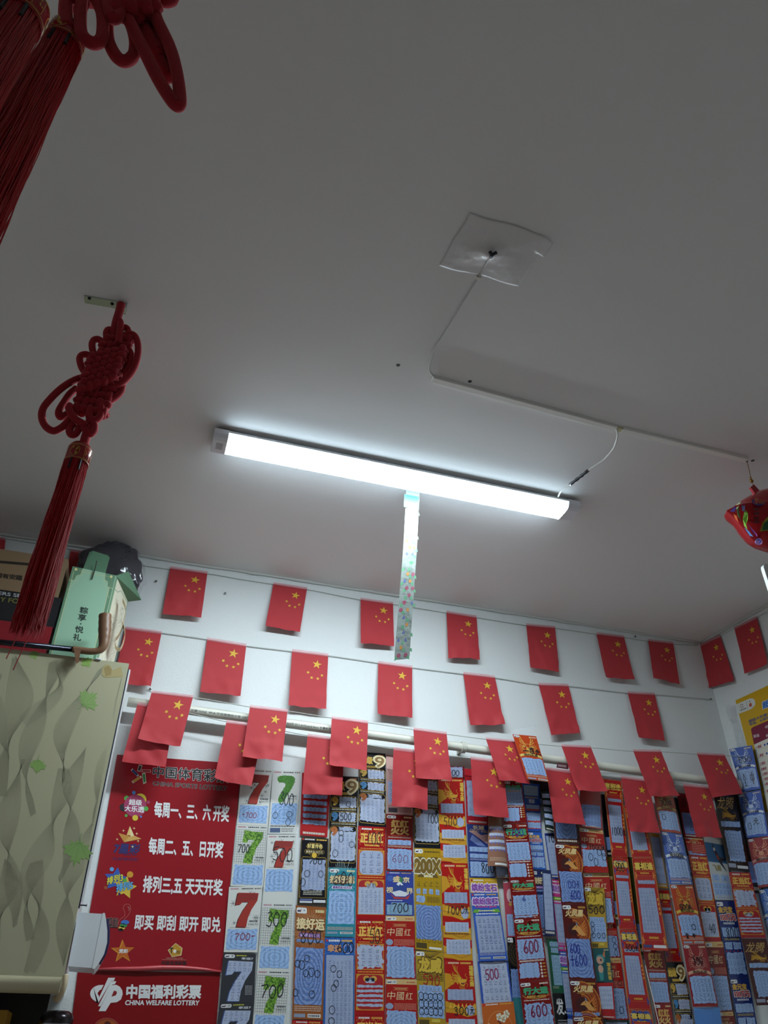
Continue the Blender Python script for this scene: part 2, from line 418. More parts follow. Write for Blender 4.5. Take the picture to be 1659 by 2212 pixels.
# ------------------------------------------------------------------ the tube lamp
LA = up(459, 951, 2.955); LB = up(1240, 1106, 2.955)
lx = (LB - LA).normalized(); ly = V((-lx.y, lx.x, 0)).normalized(); LEN = (LB - LA).length
LOWER = 0.010                                   # the batten hangs on two clips just clear of the ceiling
def lamp_pt(t, y, z): return LA + lx * t + ly * y + V((0, 0, CEIL_Z - 2.955 - z - LOWER))
def prism(mb, prof, t0, t1, m, ends=True):
    n = len(prof); Vv = [lamp_pt(t0, *p) for p in prof] + [lamp_pt(t1, *p) for p in prof]
    F = [(i, (i + 1) % n, n + (i + 1) % n, n + i) for i in range(n)]
    if ends: F += [tuple(range(n - 1, -1, -1)), tuple(range(n, 2 * n))]
    mb.mesh(Vv, F, m)
lamp = empty('tube_lamp')
tag(lamp, 'long white batten lamp glowing on the ceiling', 'lamp')
PW = mat('#e8eaec', 'plastic')
bd = MB(); prism(bd, [(-.046, .004), (.046, .004), (.046, .012), (-.046, .012)], 0.0, LEN, PW); bd.build('housing', lamp)
M_DIFF = m_emit('lit_diffuser', (0.80, 0.94, 1.0, 1), LAMP_POWER)
M_SIDE = m_emit('lit_side_strip', (0.66, 0.87, 1.0, 1), SIDE_POWER)
ec = 0.045
df = MB(); prism(df, [(-.034, .0285), (.040, .0275), (.036, .031), (.02, .034), (-.02, .034), (-.032, .031)], ec, LEN - ec, M_DIFF); df.build('diffuser', lamp)
for sg, nm in ((-1, 'side_strip'), (1, 'side_strip')):
    sd = MB(); prism(sd, [(sg * .046, .012), (sg * .041, .028), (sg * .036, .0275), (sg * .036, .012)], ec, LEN - ec, M_SIDE); sd.build(nm, lamp)
for t0, t1 in ((0.0, ec), (LEN - ec, LEN)):
    e = MB(); prism(e, [(-.048, .004), (.048, .004), (.046, .020), (.040, .031), (.028, .0355), (-.028, .0355), (-.040, .031), (-.046, .020)], t0, t1, mat('#eceef4', 'plastic')); eo = e.build('end_cap', lamp)
    if t0 == 0.0:
        q = Pad(lambda a, b_, off: lamp_pt(0.010 + 0.026 * a, -0.02 + 0.04 * b_, 0.0357 + off)); q.fine('printed_marks', 0.1, 0.1, 0.9, 0.9, 6, '#8d9096'); q.parts['printed_marks'].build('printed_marks', eo)
for t in (0.25, LEN - 0.25):
    e = MB(); prism(e, [(-.03, -.010), (.03, -.010), (.03, .005), (-.03, .005)], t, t + .03, mat('#9a9da2', 'metal')); e.build('mounting_clip', lamp)

# ------------------------------------------------------------------ ceiling wiring
def channel(pa, pb, label):
    A, B = up(*pa), up(*pb); d = (B - A).normalized(); s_ = V((-d.y, d.x, 0)); mb = MB(); n = V((0, 0, -1))
    prof = [(-.011, 0), (-.0105, .007), (-.0085, .0095), (.0085, .0095), (.0105, .007), (.011, 0)]
    Vv = [p + s_ * y + n * z for p in (A, B) for y, z in prof]; k = len(prof)
    mb.mesh(Vv, [(i, (i + 1) % k, k + (i + 1) % k, k + i) for i in range(k)] + [tuple(range(k)), tuple(range(2 * k - 1, k - 1, -1))], mat('#efeee8', 'plastic'))
    o = mb.build('cable_channel'); tag(o, label, 'cable channel', 'cable channels on the ceiling')
    ln = MB()
    for y in (-.0107, .0107):
        ln.tube([A + s_ * y + n * .0012, B + s_ * y + n * .0012], .0012, mat('#f6f6f2', 'plastic'), 5)
    ln.build('edge_bead', o)
channel((934, 816), (1330, 923), 'white cable channel between the loose wire and the gap above the lamp')
channel((1343, 926), (1611, 991), 'white cable channel running from the gap to the balloon hook')
w = MB(); pts = [(1062, 552), (1048, 574), (1034, 598), (1016, 628), (998, 656), (978, 690), (955, 727), (938, 753), (930, 778), (927, 798), (932, 808), (940, 816)]
w.tube(smooth_path([up(x, y, CEIL_Z - (0.026 if i == 0 else 0.008 if i == 1 else 0.004)) for i, (x, y) in enumerate(pts)], 4), 0.0022, mat('#c9c7c2', 'plastic'), 6)
o = w.build('ceiling_wire', None, True); tag(o, 'thin white wire from the plastic sheet to the cable channel', 'wire')
for a, c in (((1062, 552), (1058, 543)), ((1064, 550), (1073, 545))):
    k = MB(); k.tube([up(1060, 556, CEIL_Z - .027), up(*a, CEIL_Z - .030), up(*c, CEIL_Z - .026)], 0.0042, mat('#20222a', 'plastic'), 6); k.build('taped_end', o, True)
w = MB(); pts = [(1330, 924), (1333, 932), (1334, 942), (1330, 957), (1325, 969), (1314, 983), (1302, 995), (1287, 1005), (1271, 1016), (1252, 1031), (1231, 1047), (1218, 1056), (1211, 1062), (1205, 1074)]
hz = [.006, .012, .018, .02, .02, .02, .02, .02, .02, .02, .02, .018, .016, .012]
path = smooth_path([up(x, y, CEIL_Z - h) for (x, y), h in zip(pts, hz)], 4)
w.tube(path, 0.003, mat('#e3e2dc', 'plastic'), 8); o = w.build('lamp_wire', None, True); tag(o, 'white lamp wire with a black taped joint above the lamp', 'wire')
tp = MB(); tp.tube(path[32:41], lambda t: 0.0052 + 0.0012 * math.sin(t * 22), mat('#23262e', 'film'), 8); tp.build('black_tape', o, True)
cl = MB(); a = up(1337, 925); cl.box(a.x - .008, a.x + .010, a.y - .007, a.y + .007, CEIL_Z - .008, CEIL_Z, mat('#d9d3a8', 'plastic')); tag(cl.build('cable_clip'), 'small yellowish clip in the gap between the two cable channels', 'clip')
cl = MB(); a = up(1033, 598); cl.box(a.x - .006, a.x + .006, a.y - .004, a.y + .004, CEIL_Z - .008, CEIL_Z, mat('#e8e4d8', 'plastic')); tag(cl.build('cable_clip'), 'small white wire clip at the edge of the plastic sheet', 'clip')
for (x, y, lb) in ((860, 789, 'dark screw hole in the ceiling beside the wire bend'), (1015, 824, 'chipped screw hole beside the cable channel'), (1626, 995, 'dark screw hole beside the balloon hook')):
    h = MB(); c = up(x, y); h.lathe(c + V((0, 0, -.0006)), (0, 0, -1), [(0.0001, 0), (.0035, 0), (.0055, -.0004), (.006, -.0006)], mat('#4a4a4c', 'ink'), 12); tag(h.build('screw_hole'), lb, 'screw hole')
# crumpled plastic sheet taped over the old lamp box
C4 = [up(1015, 458), up(1193, 512), up(1119, 616), up(948, 572)]
def sheet(u, v, off=0):
    p = bil(C4, u, v); e = min(u, 1 - u, v, 1 - v) * 2
    h = 0.003 + 0.014 * math.exp(-((u - .45) ** 2 + (v - .52) ** 2) / 0.03) + 0.006 * e * (0.5 + mnoise.noise(V((u * 4, v * 4, 2)))) + 0.006 * e * abs(mnoise.noise(V((u * 7 + v * 5, v * 5 - u * 3, 8))))
    if u > .9 and v < .3: h += 0.02 * (u - .9) * 10
    p = p + V((0.0015 * math.sin(v * 9), 0.0025 * math.sin(u * 9), 0))
    return p + V((0, 0, -h - off))
mb = MB(); mb.grid(sheet, 40, 32, m_sheer('#f4f0f0', 0.7, 0.22, 'cloudy_plastic')); o = mb.build('plastic_sheet', None, True)
tag(o, 'crumpled cloudy plastic sheet taped to the ceiling around a wire', 'plastic sheet')
s_ = o.modifiers.new('thickness', 'SOLIDIFY'); s_.thickness = 0.0006

# ------------------------------------------------------------------ flowered paper strip hanging from the lamp
Yp = 2.045
q4 = [at(876, 1096, Yp), at(904, 1100, Yp), at(886, 1421, Yp), at(853, 1424, Yp)]
def strip_pt(u, v, off=0):
    p = bil(q4, u, v); return p + V((0, -off - 0.006 * math.sin(v * 5) - 0.003 * math.sin(u * 3.1), 0))
P_ = Pad(lambda a, b_, off: strip_pt(a, b_, off), 0.043, 0.46)
P_.mb('sheet').slab(strip_pt, 4, 24, 0.0004, m_sheer('#868f8b', 0.95, 0.3, 'milky_film'))
random.seed(3)
rows = 22
for r in range(rows):
    vb = (r + .5) / rows
    for ca in ((0.22, 0.66) if r % 2 else (0.42, 0.86)):
        ca += random.uniform(-.06, .06); t = random.choice('fogbgo'); k = 0.043 / 0.46
        if t == 'f':
            for j in range(5): P_.ell('flower_print', ca + .08 * math.cos(j * 1.257), vb + .08 * k * math.sin(j * 1.257), .06, .06 * k, '#8c1c48', 1, 8)
        elif t == 'o':
            P_.ell('flower_print', ca, vb, .10, .13 * k, '#b06f10', 1, 9); P_.poly('flower_print', [(ca, vb - .1 * k), (ca + .1, vb - .28 * k), (ca + .03, vb - .08 * k)], '#5f9f6a', 1)
        elif t == 'b':
            P_.poly('flower_print', [(ca - .1, vb + .1 * k), (ca, vb - .14 * k), (ca + .11, vb + .1 * k)], '#424f94', 1)
        if t in 'gf' or random.random() < .7:
            sg = random.choice((-1, 1)); P_.poly('flower_print', [(ca + sg * .05, vb + .1 * k), (ca + sg * .22, vb + .05 * k), (ca + sg * .27, vb + .3 * k), (ca + sg * .12, vb + .25 * k)], '#3f8a5e', 1)
P_.rect('pale_hem', 0.0, 0.985, 1.0, 1.0, '#f4f6f6', 2)
fs = P_.finish('sheet', 'flowered_strip'); tag(fs, 'narrow flowered film strip hanging down from the middle of the lamp', 'paper strip')
mb = MB(); t4 = [at(877, 1050, Yp), at(906, 1056, Yp), at(906, 1085, Yp), at(876, 1080, Yp)]; mb.slab(lambda u, v, off: bil(t4, u, v) + V((0, -off - .001, 0)), 2, 2, 0.0004, mat('#b9bcbc', 'paper')); mb.build('white_tab', fs)
t4 = [at(873, 1068, Yp), at(905, 1074, Yp), at(904, 1102, Yp), at(872, 1096, Yp)]
tq = lambda u, v, off=0: bil(t4, u, v) + V((0, -off - .003, 0))
T = Pad(tq); T.mb('c').slab(tq, 2, 2, 0.0006, mat('#5fa6b0', 'paper')); T.rect('c', 0, .8, 1, 1, '#4aa07a', 1); T.fine('c', .12, .1, .88, .62, 4, '#3f5f94', 2, .35); T.fine('c', .12, .8, .6, .93, 1, '#2f8f66', 2); T.parts['c'].build('blue_label', fs)

# ------------------------------------------------------------------ Chinese knots with tassels
RED_V, RED_T, DARK = mat('#9c1424', 'velvet'), mat('#b3141f', 'thread'), mat('#16161c', 'ink')
def rope(parent, z, pts, Y, r, closed=False, dy=None, name='cord_loop'):
    P = []
    for i, p in enumerate(pts):
        o = (dy[i] if dy else 0.0); P.append(at(*px(z, p[0], p[1]), Y + o))
    mb = MB(); mb.tube(smooth_path(P, 6, closed), r, RED_V, 10, closed); return mb.build(name, parent, True)
def weave(parent, z, corners, Y, r, na, nb):
    c = [at(*px(z, *p), Y) for p in corners]
    for (n, sw) in ((na, 0), (nb, 1)):
        for i in range(n):
            t = (i + .5) / n; P = []
            for k in range(25):
                q = k / 24; u, v = (q, t) if sw == 0 else (t, q)
                m = nb if sw == 0 else na
                P.append(bil(c, u, v) + Vector((0, r * 0.9 * math.cos(math.pi * (q * m - .5 + i)) * (1 if sw == 0 else -1), 0)))
            mb = MB(); mb.tube(P, r, RED_V, 8); mb.build('woven_cord', parent, True)
def cap_and_fringe(parent, top, r, hcap, length, strands, seed, sway=0.0):
    rnd = random.Random(seed); D = Vector((0, 0, -1))
    mb = MB(); mb.lathe(top, D, [(.0001, 0), (r * .35, 0), (r * .8, .004), (r * .97, .012), (r, hcap), (r * .93, hcap), (r * .93, hcap - .01)], mat('#9a1a24', 'gloss'), 28)
    cp = mb.build('tassel_cap', parent, True)
    Pp = Pad(lambda a, b_, off: top + D * (b_ * hcap) + Vector((math.cos(a), math.sin(a), 0)) * (r * (0.985 if b_ < .35 else 1) + .0006 + off), r, hcap, 1, .0004)
    GOLD = '#c49a3c'
    for b_ in (.30, .95): Pp.line('gold_pattern', [(a * math.pi / 18, b_) for a in range(37)], .0016, GOLD, 1)
    for k in range(6):
        a = k * math.pi / 3 + .3
        if k % 2: Pp.frame('gold_pattern', a - .26, .36, a + .26, .88, .0009, GOLD, 1)
        else: Pp.ring('gold_pattern', a, .62, .36, .26, .0011, GOLD, 1, 16)
        for j in range(5):
            aa, bb = a + rnd.uniform(-.18, .18), .62 + rnd.uniform(-.17, .17)
            Pp.poly('gold_pattern', star5(aa, bb, .11 if k % 2 == 0 else .06, rnd.random()), GOLD, 1)
    Pp.parts['gold_pattern'].build('gold_pattern', cp)
    mb = MB(); base = top + D * (hcap - .012)
    mb.lathe(base, D, [(r * .75, 0), (r * .8, length * .3), (r * .8, length * .85), (r * .4, length * .93)], mat('#7d0f18', 'thread'), 16)
    for i in range(strands):
        a = rnd.uniform(0, 2 * math.pi); q = math.sqrt(rnd.random()) * .35 + .65
        q2 = q * rnd.uniform(1.0, 1.32); L = length * rnd.uniform(.88, 1.0); ph, am = rnd.uniform(0, 6), rnd.uniform(.0005, .0022)
        P = []
        for k in range(11):
            t = k / 10; R = r * .92 * (q + (q2 - q) * t)
            P.append(base + D * (L * t) + Vector((R * math.cos(a) + am * math.sin(ph + t * 9), R * math.sin(a) + am * math.cos(ph + t * 7), 0)) + Vector((sway * t * t, 0, 0)))
        mb.tube(P, .0006, RED_T, 4, cap=False)
    for i in range(2):
        a = rnd.uniform(0, 6); P = [base + D * (length * (.8 + .07 * k)) + Vector((r * math.cos(a) - .004 * k, r * math.sin(a), 0)) for k in range(6)]
        mb.tube(P, .001, RED_T, 4)
    f = mb.build('tassel_fringe', parent); f['kind'] = 'stuff'
    if strands > 100:
        dk = MB()
        for a in (-1.9, -1.1): 
            dk.tube([base + D * .012 + Vector((math.cos(a), math.sin(a), 0)) * r * .96, base + D * .04 + Vector((math.cos(a), math.sin(a), 0)) * r], .0022, DARK, 5)
        dk.build('dark_gap', cp)
ZB = (50, 600, 4.1475)
YB = 1.49
kn = empty('knot_ornament', up(262, 652)); tag(kn, 'red velvet knot with one tassel hanging in front of the papered cabinet', 'knot ornament')
kn.location = (0, 0, 0)
RB = 0.0083
rope(kn, ZB, [(878, 236), (862, 300), (838, 380), (822, 460), (812, 560)], YB, 0.0105, name='hanging_cord')
rope(kn, ZB, [(850, 380), (872, 400), (862, 500), (850, 590)], YB, RB, dy=[-.016] * 4)
weave(kn, ZB, [(735, 530), (985, 530), (735, 1260), (430, 1200)], YB, .0088, 11, 5)
weave(kn, ZB, [(600, 700), (930, 620), (820, 930), (480, 1050)], YB - .016, .0088, 6, 5)
for pts, dy in (
    ([(760, 600), (745, 500), (765, 465), (800, 480), (800, 560)], 0),
    ([(735, 640), (690, 560), (640, 555), (617, 600), (640, 690), (720, 720)], .004),
    ([(640, 800), (590, 700), (535, 690), (507, 730), (540, 830), (620, 850)], .004),
    ([(560, 890), (490, 905), (400, 950), (320, 1010), (240, 1090), (180, 1170), (168, 1250), (200, 1330), (270, 1372), (340, 1345), (400, 1290), (470, 1220)], 0),
    ([(480, 990), (420, 1040), (370, 1110), (322, 1190), (330, 1245), (390, 1225), (450, 1180)], .01),
    ([(870, 560), (930, 505), (985, 510), (1020, 560), (1030, 660), (1005, 780), (950, 880), (860, 960), (760, 985), (690, 960)], -.006),
    ([(880, 600), (870, 480), (905, 445), (940, 470), (940, 560)], .008),
    ([(930, 640), (985, 720), (960, 830), (880, 920), (780, 930)], .012),
    ([(890, 960), (870, 1030), (800, 1090), (740, 1110), (660, 1080)], .002),
    ([(690, 1100), (700, 1170), (690, 1240), (640, 1275), (590, 1240), (600, 1170)], -.008),
    ([(480, 1270), (420, 1350), (425, 1400), (470, 1400), (510, 1330)], 0),
    ([(560, 1290), (630, 1300), (635, 1370), (590, 1400), (540, 1340)], -.006),
    ([(900, 600), (965, 680), (945, 800), (870, 900), (780, 960)], .004),
    ([(860, 560), (920, 640), (900, 780), (830, 880)], .010),
    ([(430, 1140), (410, 1170), (450, 1250), (560, 1320)], -.012)):
    rope(kn, ZB, pts, YB, RB, dy=[dy] * len(pts))
rope(kn, ZB, [(590, 1330), (572, 1390), (555, 1450), (540, 1515)], YB, 0.0105, name='hanging_cord')
tp_ = at(176, 962, YB)
cap_and_fringe(kn, tp_, .0262, .056, at(66, 1372, YB).z * -1 + tp_.z - .044, 560, 5)
# bracket the knot hangs from
br = MB(); A, B = up(183, 645), up(251, 657); d = (B - A).normalized(); s2 = Vector((-d.y, d.x, 0)) * .012
br.hexa([A - s2 + V((0, 0, -.004)), B - s2 + V((0, 0, -.004)), B + s2 + V((0, 0, -.004)), A + s2 + V((0, 0, -.004))], [A - s2, B - s2, B + s2, A + s2], mat('#b9bfb8', 'metal'))
bo = br.build('ceiling_bracket'); tag(bo, 'small bare metal bracket screwed to the ceiling above the whole red knot', 'bracket')
hk = MB(); e = up(252, 657); e2 = up(270, 653)
hk.box(e.x, e2.x + .006, e.y - .012, e.y + .012, CEIL_Z - .020, CEIL_Z - .0005, mat('#c8cac8', 'metal')); hk.build('hook_plate', bo)
for q in (up(194, 642), up(243, 654)):
    sc = MB(); sc.lathe(q + V((0, 0, -.004)), (0, 0, -1), [(.0001, .003), (.003, .003), (.0045, .001), (.0045, 0)], mat('#2c2e30', 'metal'), 12); sc.build('screw', bo)
# the nearer knot, cut by the frame, with two tassels
ZF = (0, 0, 3.318)
YF = 0.58
kf = empty('knot_ornament'); tag(kf, 'larger red velvet knot with two tassels, closest to the camera', 'knot ornament')
RF = .0085
weave(kf, ZF, [(360, -420), (760, -640), (1120, -60), (480, 40)], YF, .0092, 9, 9)
weave(kf, ZF, [(760, -300), (1120, -200), (1130, 110), (800, 110)], YF - .012, .0092, 5, 6)
for pts, dy in (
    ([(590, -60), (575, 120), (585, 240), (640, 300), (700, 308), (735, 250), (735, 120), (700, 20), (650, -60)], -.004),
    ([(790, -20), (770, 120), (775, 280), (830, 400), (895, 440), (955, 400), (970, 310), (945, 200), (900, 90), (850, 0)], .006),
    ([(880, -20), (900, 90), (965, 230), (1050, 400), (1130, 560), (1210, 690), (1265, 755), (1290, 735), (1283, 620), (1255, 460), (1210, 320), (1130, 150), (1090, 20), (1040, -80)], -.008),
    ([(960, -40), (1000, 120), (1060, 250), (1110, 350), (1140, 380), (1155, 330), (1120, 180), (1070, 40)], .006),
    ([(1040, 60), (1090, 240), (1150, 440), (1195, 540), (1225, 545), (1235, 480), (1200, 330), (1140, 170)], .012),
    ([(1100, -60), (1130, -20), (1180, 12), (1230, 5), (1240, -30), (1180, -80)], 0),
    ([(760, -100), (790, 100), (830, 130), (860, 60), (830, -80)], -.014)):
    rope(kf, ZF, pts, YF, RF, dy=[dy] * len(pts))
rope(kf, ZF, [(480, -40), (472, 40), (470, 110), (480, 200)], YF, .0095, name='hanging_cord')
rope(kf, ZF, [(300, -200), (255, -120), (225, -60)], YF - .06, .0095, name='hanging_cord', dy=[.05, .02, 0])
t0 = at(*px(ZF, 240, -420), YF); 
mb = MB(); mb.tube([at(*px(ZF, 640, -560), YF), V((at(*px(ZF, 640, -560), YF).x - .01, YF, 2.7)), V((at(*px(ZF, 640, -560), YF).x - .01, YF, CEIL_Z))], .0095, RED_V, 8); mb.build('hanging_cord', kf, True)
cap_and_fringe(kf, at(152, 66, YF + .02), .0258, .052, .46, 560, 8)
cap_and_fringe(kf, at(64, 4, YF - .07), .0262, .052, .46, 560, 9)

# ------------------------------------------------------------------ foil balloon and white board by the right wall
hk = MB(); c = up(1612, 992); hk.lathe(c, (0, 0, -1), [(.0001, 0), (.006, 0), (.006, .004), (.003, .006), (.003, .010)], mat('#c9c6be', 'metal'), 12); ho = hk.build('ceiling_hook', None, True); tag(ho, 'small round ceiling hook holding the balloon string', 'hook')
YG = c.y
Zb = (1500, 960, 7.37)
bl = empty('foil_balloon'); tag(bl, 'shiny red pointed foil balloon with printed stickers, hung from a beaded string', 'balloon')
mb = MB(); mb.tube([c + V((0, 0, -.008)), at(1622, 1030, YG), at(1627, 1050, YG)], .0011, mat('#b08d4a', 'metal'), 6); mb.build('hanging_string', bl)
for (x, y, r) in ((1621, 1033, .004), (1623.5, 1039, .0065)):
    mb = MB(); q = at(x, y, YG); mb.lathe(q + V((0, 0, r)), (0, 0, -1), [(.0001, 0), (r * .7, r * .3), (r, r), (r * .7, r * 1.7), (.0001, r * 2)], mat('#b08d4a', 'metal'), 12); mb.build('bead', bl, True)
outl = [(516, 1056), (520, 1046), (530, 1042), (600, 1010), (700, 930), (800, 860), (930, 790), (1050, 750), (1200, 735), (1400, 760), (1600, 850), (1800, 1000), (1960, 1100), (1800, 1260), (1650, 1430), (1500, 1600), (1380, 1690), (1280, 1680), (1170, 1650), (1050, 1600), (900, 1490), (780, 1340), (680, 1210), (600, 1130), (526, 1066)]
cen = at(*px(Zb, 1230, 1180), YG); rim = smooth_path([at(*px(Zb, *p), YG) for p in outl], 3, True); N = len(rim)
prof = [1, .93, .82, .66, .46, .24]; TH = .075
def bal(side_):
    rings = [[cen + (p - cen) * k + V((0, side_ * TH * math.sqrt(max(0, 1 - k ** 2.2)) + .002 * mnoise.noise(p * 30) * (k < .99), 0)) for p in rim] for k in prof]
    return rings
mb = MB()
for sd in (-1, 1):
    rg = bal(sd); Vv = [p for r in rg for p in r] + [cen + V((0, sd * TH, 0))]; F = []
    for i in range(len(prof) - 1):
        F += [(i * N + k, i * N + (k + 1) % N, (i + 1) * N + (k + 1) % N, (i + 1) * N + k)[::sd] for k in range(N)]
    F += [((len(prof) - 1) * N + k, (len(prof) - 1) * N + (k + 1) % N, len(Vv) - 1)[::sd] for k in range(N)]
    mb.mesh(Vv, F, mat('#b31a22', 'foil'))
mb.build('envelope', bl, True)
def bsurf(a, b_, off):                          # crop point onto the near face of the balloon
    p = at(*px(Zb, a, b_), YG); d = p - cen; ang = math.atan2(d.z, d.x); best = min(rim, key=lambda q: abs((math.atan2((q - cen).z, (q - cen).x) - ang + math.pi) % (2 * math.pi) - math.pi))
    k = min(1, d.length / max(1e-6, (best - cen).length)); dep = TH * math.sqrt(max(0, 1 - k ** 2.2)) + .0035
    q = at(*px(Zb, a, b_), YG - dep); return q + V((0, -off, 0))
S_ = Pad(bsurf, 1, 1, 4, .0006)
pt = 'printed_sticker'
S_.ell(pt, 1028, 905, 112, 74, '#3a2f86', 1); S_.text(pt, '成功', 950, 850, 1110, 900, '#d98a58', 2, .02); S_.text(pt, '上岸', 950, 905, 1110, 955, '#d98a58', 2, .02)
S_.poly(pt, [(960, 800), (1040, 765), (1062, 800), (1000, 825)], '#3f73d4', 1)
S_.poly(pt, [(665, 960), (740, 912), (700, 1010), (715, 1120), (745, 1225), (690, 1140), (668, 1040)], '#b8cf9a', 1)
S_.poly(pt, [(745, 950), (840, 850), (800, 960), (800, 1070), (760, 1060)], '#8a9ad8', 1)
S_.poly(pt, [(565, 1070), (640, 980), (660, 1000), (640, 1075)], '#4b3f9e', 1)
S_.poly(pt, [(790, 1080), (820, 1050), (850, 1100), (845, 1200), (820, 1280), (845, 1360), (790, 1300), (768, 1190)], '#7fbb38', 1)
S_.poly(pt, [(620, 1110), (670, 1140), (700, 1240), (650, 1190)], '#d96a2c', 1)
S_.poly(pt, [(850, 1270), (1000, 1440), (1000, 1475), (920, 1400)], '#8d3f94', 1)
S_.poly(pt, [(790, 1325), (860, 1380), (935, 1470), (880, 1460)], '#4f86c8', 1)
S_.ell(pt, 1020, 1550, 60, 55, '#b18ccc', 1); S_.ell(pt, 1015, 1545, 34, 34, '#44409a', 2)
S_.poly(pt, [(1040, 1390), (1085, 1240), (1172, 1150), (1175, 1370)], '#b9b83c', 1); S_.poly(pt, [(1075, 1370), (1110, 1260), (1172, 1200), (1172, 1360)], '#1f5a34', 2)
for i, y in enumerate((1010, 1080, 1150, 1210)): S_.rect(pt, 940, y, 1030, y + 48, '#6f1220', 1, n=3)
S_.parts[pt].build(pt, bl)
mb = MB(); tb = [at(*px(Zb, *p), YG) for p in ((880, 690), (935, 648), (1050, 770), (960, 800))]
mb.hexa([p + V((0, -.004, 0)) for p in tb], [p + V((0, .004, 0)) for p in tb], mat('#a8182a', 'foil')); mb.build('filling_tab', bl)
wb = MB(); q0 = at(1646.5, 1216, YG); q1 = at(1662, 1272, YG); dn = V((0, 0, -.11))
f4 = [q0, q0 + V((.14, 0, 0)), q0 + V((.14, 0, -.105)), q0 + V((0, 0, -.105))]
PW_ = Pad(lambda a, b_, off: bil(f4, a, b_) + V((0, -off, 0)), .14, .105)
out = PW_.rr(0, 0, 1, 1, .12); F_ = [PW_.P(a, b_, 0) for a, b_ in out]; B_ = [p + V((0, .012, 0)) for p in F_]; n = len(F_)
wb.mesh(F_ + B_, [tuple(range(n)), tuple(range(2 * n - 1, n - 1, -1))] + [(i, n + i, n + (i + 1) % n, (i + 1) % n) for i in range(n)], mat('#e9eeee', 'plastic'))
wo = wb.build('foam_board'); tag(wo, 'white foam board with rounded corners hanging under the red balloon', 'board')
mb = MB(); x0 = q0 + V((.04, .006, 0)); mb.tube([x0, V((x0.x, YG, min(p.z for p in rim) - .004))], .001, mat('#d8c8b8', 'thread'), 5); mb.build('hanging_string', wo)

# ------------------------------------------------------------------ cabinet with the leaf-printed front
YC = 2.40
def leaf_front(): return plaster('cream_printed_board', '#bab698', '#aeab8e', 0.35, 2.2, 0.02)
cTR, cBR = at(275, 1433, YC), at(134, 2136, YC); xr = (cTR.x + at(145, 2098, YC).x) / 2; zt = cTR.z; zb = at(60, 2108, YC).z; zl = at(0, 2138, YC).z
cab = empty('wall_cabinet'); tag(cab, 'wall cabinet with a cream front printed with green leaves and fine wavy lines', 'cabinet')
mb = MB(); mb.box(-1.05, xr, YC, YC + .006, zl + .01, zt, leaf_front()); fr = mb.build('front_panel', cab)
mb = MB(); mb.box(-1.05, xr - .004, YC + .006, WALL_Y - .002, zl + .012, zt - .01, mat('#d9dbdb', 'plastic')); mb.build('carcass', cab)
mb = MB(); mb.box(xr - .004, xr + .003, YC + .010, YC + .022, at(175, 1960, YC).z, zt - .012, mat('#20223c', 'plastic')); mb.build('navy_edge', cab)
mb = MB(); mb.box(xr - .004, xr + .007, YC + .024, YC + .05, at(170, 1940, YC).z, at(283, 1440, YC).z, mat('#e2e2e0', 'plastic')); mb.build('white_edge_strip', cab)
mb = MB(); xe = at(133, 2115, YC).x
prof = [(-.002, zb), (-.010, zb - .004), (-.014, (zb + zl) / 2), (-.010, zl), (.0, zl - .006), (.03, zl - .004), (.03, zl + .006), (.0, zl + .004), (-.002, zl + .008)]
n = len(prof); Vv = [V((x, YC + y, z)) for x in (-1.05, xe) for y, z in prof]
mb.mesh(Vv, [(i, (i + 1) % n, n + (i + 1) % n, n + i) for i in range(n)] + [tuple(range(n)), tuple(range(2 * n - 1, n - 1, -1))], mat('#ded7b4', 'plastic')); mb.build('bottom_trim', cab, True)
mb = MB(); ce = at(139, 2124, YC); mb.tube(smooth_path([V((ce.x, YC - .016, zb + .004)), V((ce.x + .002, YC - .018, (zb + zl) / 2)), V((ce.x - .001, YC - .012, zl - .004)), V((ce.x - .008, YC + .01, zl - .016)), V((ce.x - .016, YC + .03, zl - .012))], 5), .0065, mat('#d8c6a4', 'plastic'), 8); mb.build('broken_end_cap', cab, True)
F1 = Pad(lambda a, b_, off: at(a, b_, YC) + V((0, -off - .0004, 0)), 1, 1, 1, .0001)
rn = random.Random(17)
for (x0, y0, x1, y1, w_, tw, am, ph) in ((30, 1400, 20, 1720, 62, 1.5, 16, 0), (100, 1405, 70, 1760, 46, 2.0, 22, 1.2), (205, 1440, 120, 1690, 50, 1.6, 20, 2.1), (262, 1470, 215, 1790, 44, 2.2, 12, .4),
        (45, 1640, 15, 2000, 54, 1.9, 18, 2.8), (120, 1660, 70, 2030, 60, 2.1, 22, .9), (190, 1620, 118, 1900, 46, 1.8, 18, 3.6), (215, 1700, 130, 2080, 52, 2.3, 16, 1.7), (95, 1860, 60, 2112, 56, 1.4, 16, 4.4), (10, 1860, -10, 2110, 50, 1.6, 14, .5), (150, 1440, 60, 1560, 54, 1.2, 14, 5.1), (-10, 1460, 10, 1640, 46, 1.4, 10, 2.4)):
    nl = 17
    for i in range(nl):
        f = i / (nl - 1) - .5; P = []
        for k in range(34):
            t = k / 33; env = .35 + .65 * math.sin(math.pi * min(1, t * 1.02))
            x = x0 + (x1 - x0) * t + am * math.sin(5.2 * t + ph) + w_ * env * f * math.sin(tw * math.pi * t + ph) + 6 * f * math.sin(9 * t + ph)
            y = y0 + (y1 - y0) * t + .35 * w_ * f * math.cos(tw * math.pi * t + ph * 1.7)
            if x < 268 - .194 * (y - 1440) and y < 2104 and y > 1412 + .1 * x: P.append((x, y))
            elif len(P) > 1: F1.line('wave_print', P, .5, '#96947c', .5); P = []
            else: P = []
        if len(P) > 1: F1.line('wave_print', P, .5, '#96947c', .5)
F1.parts.pop('wave_print').build('wave_print', fr)
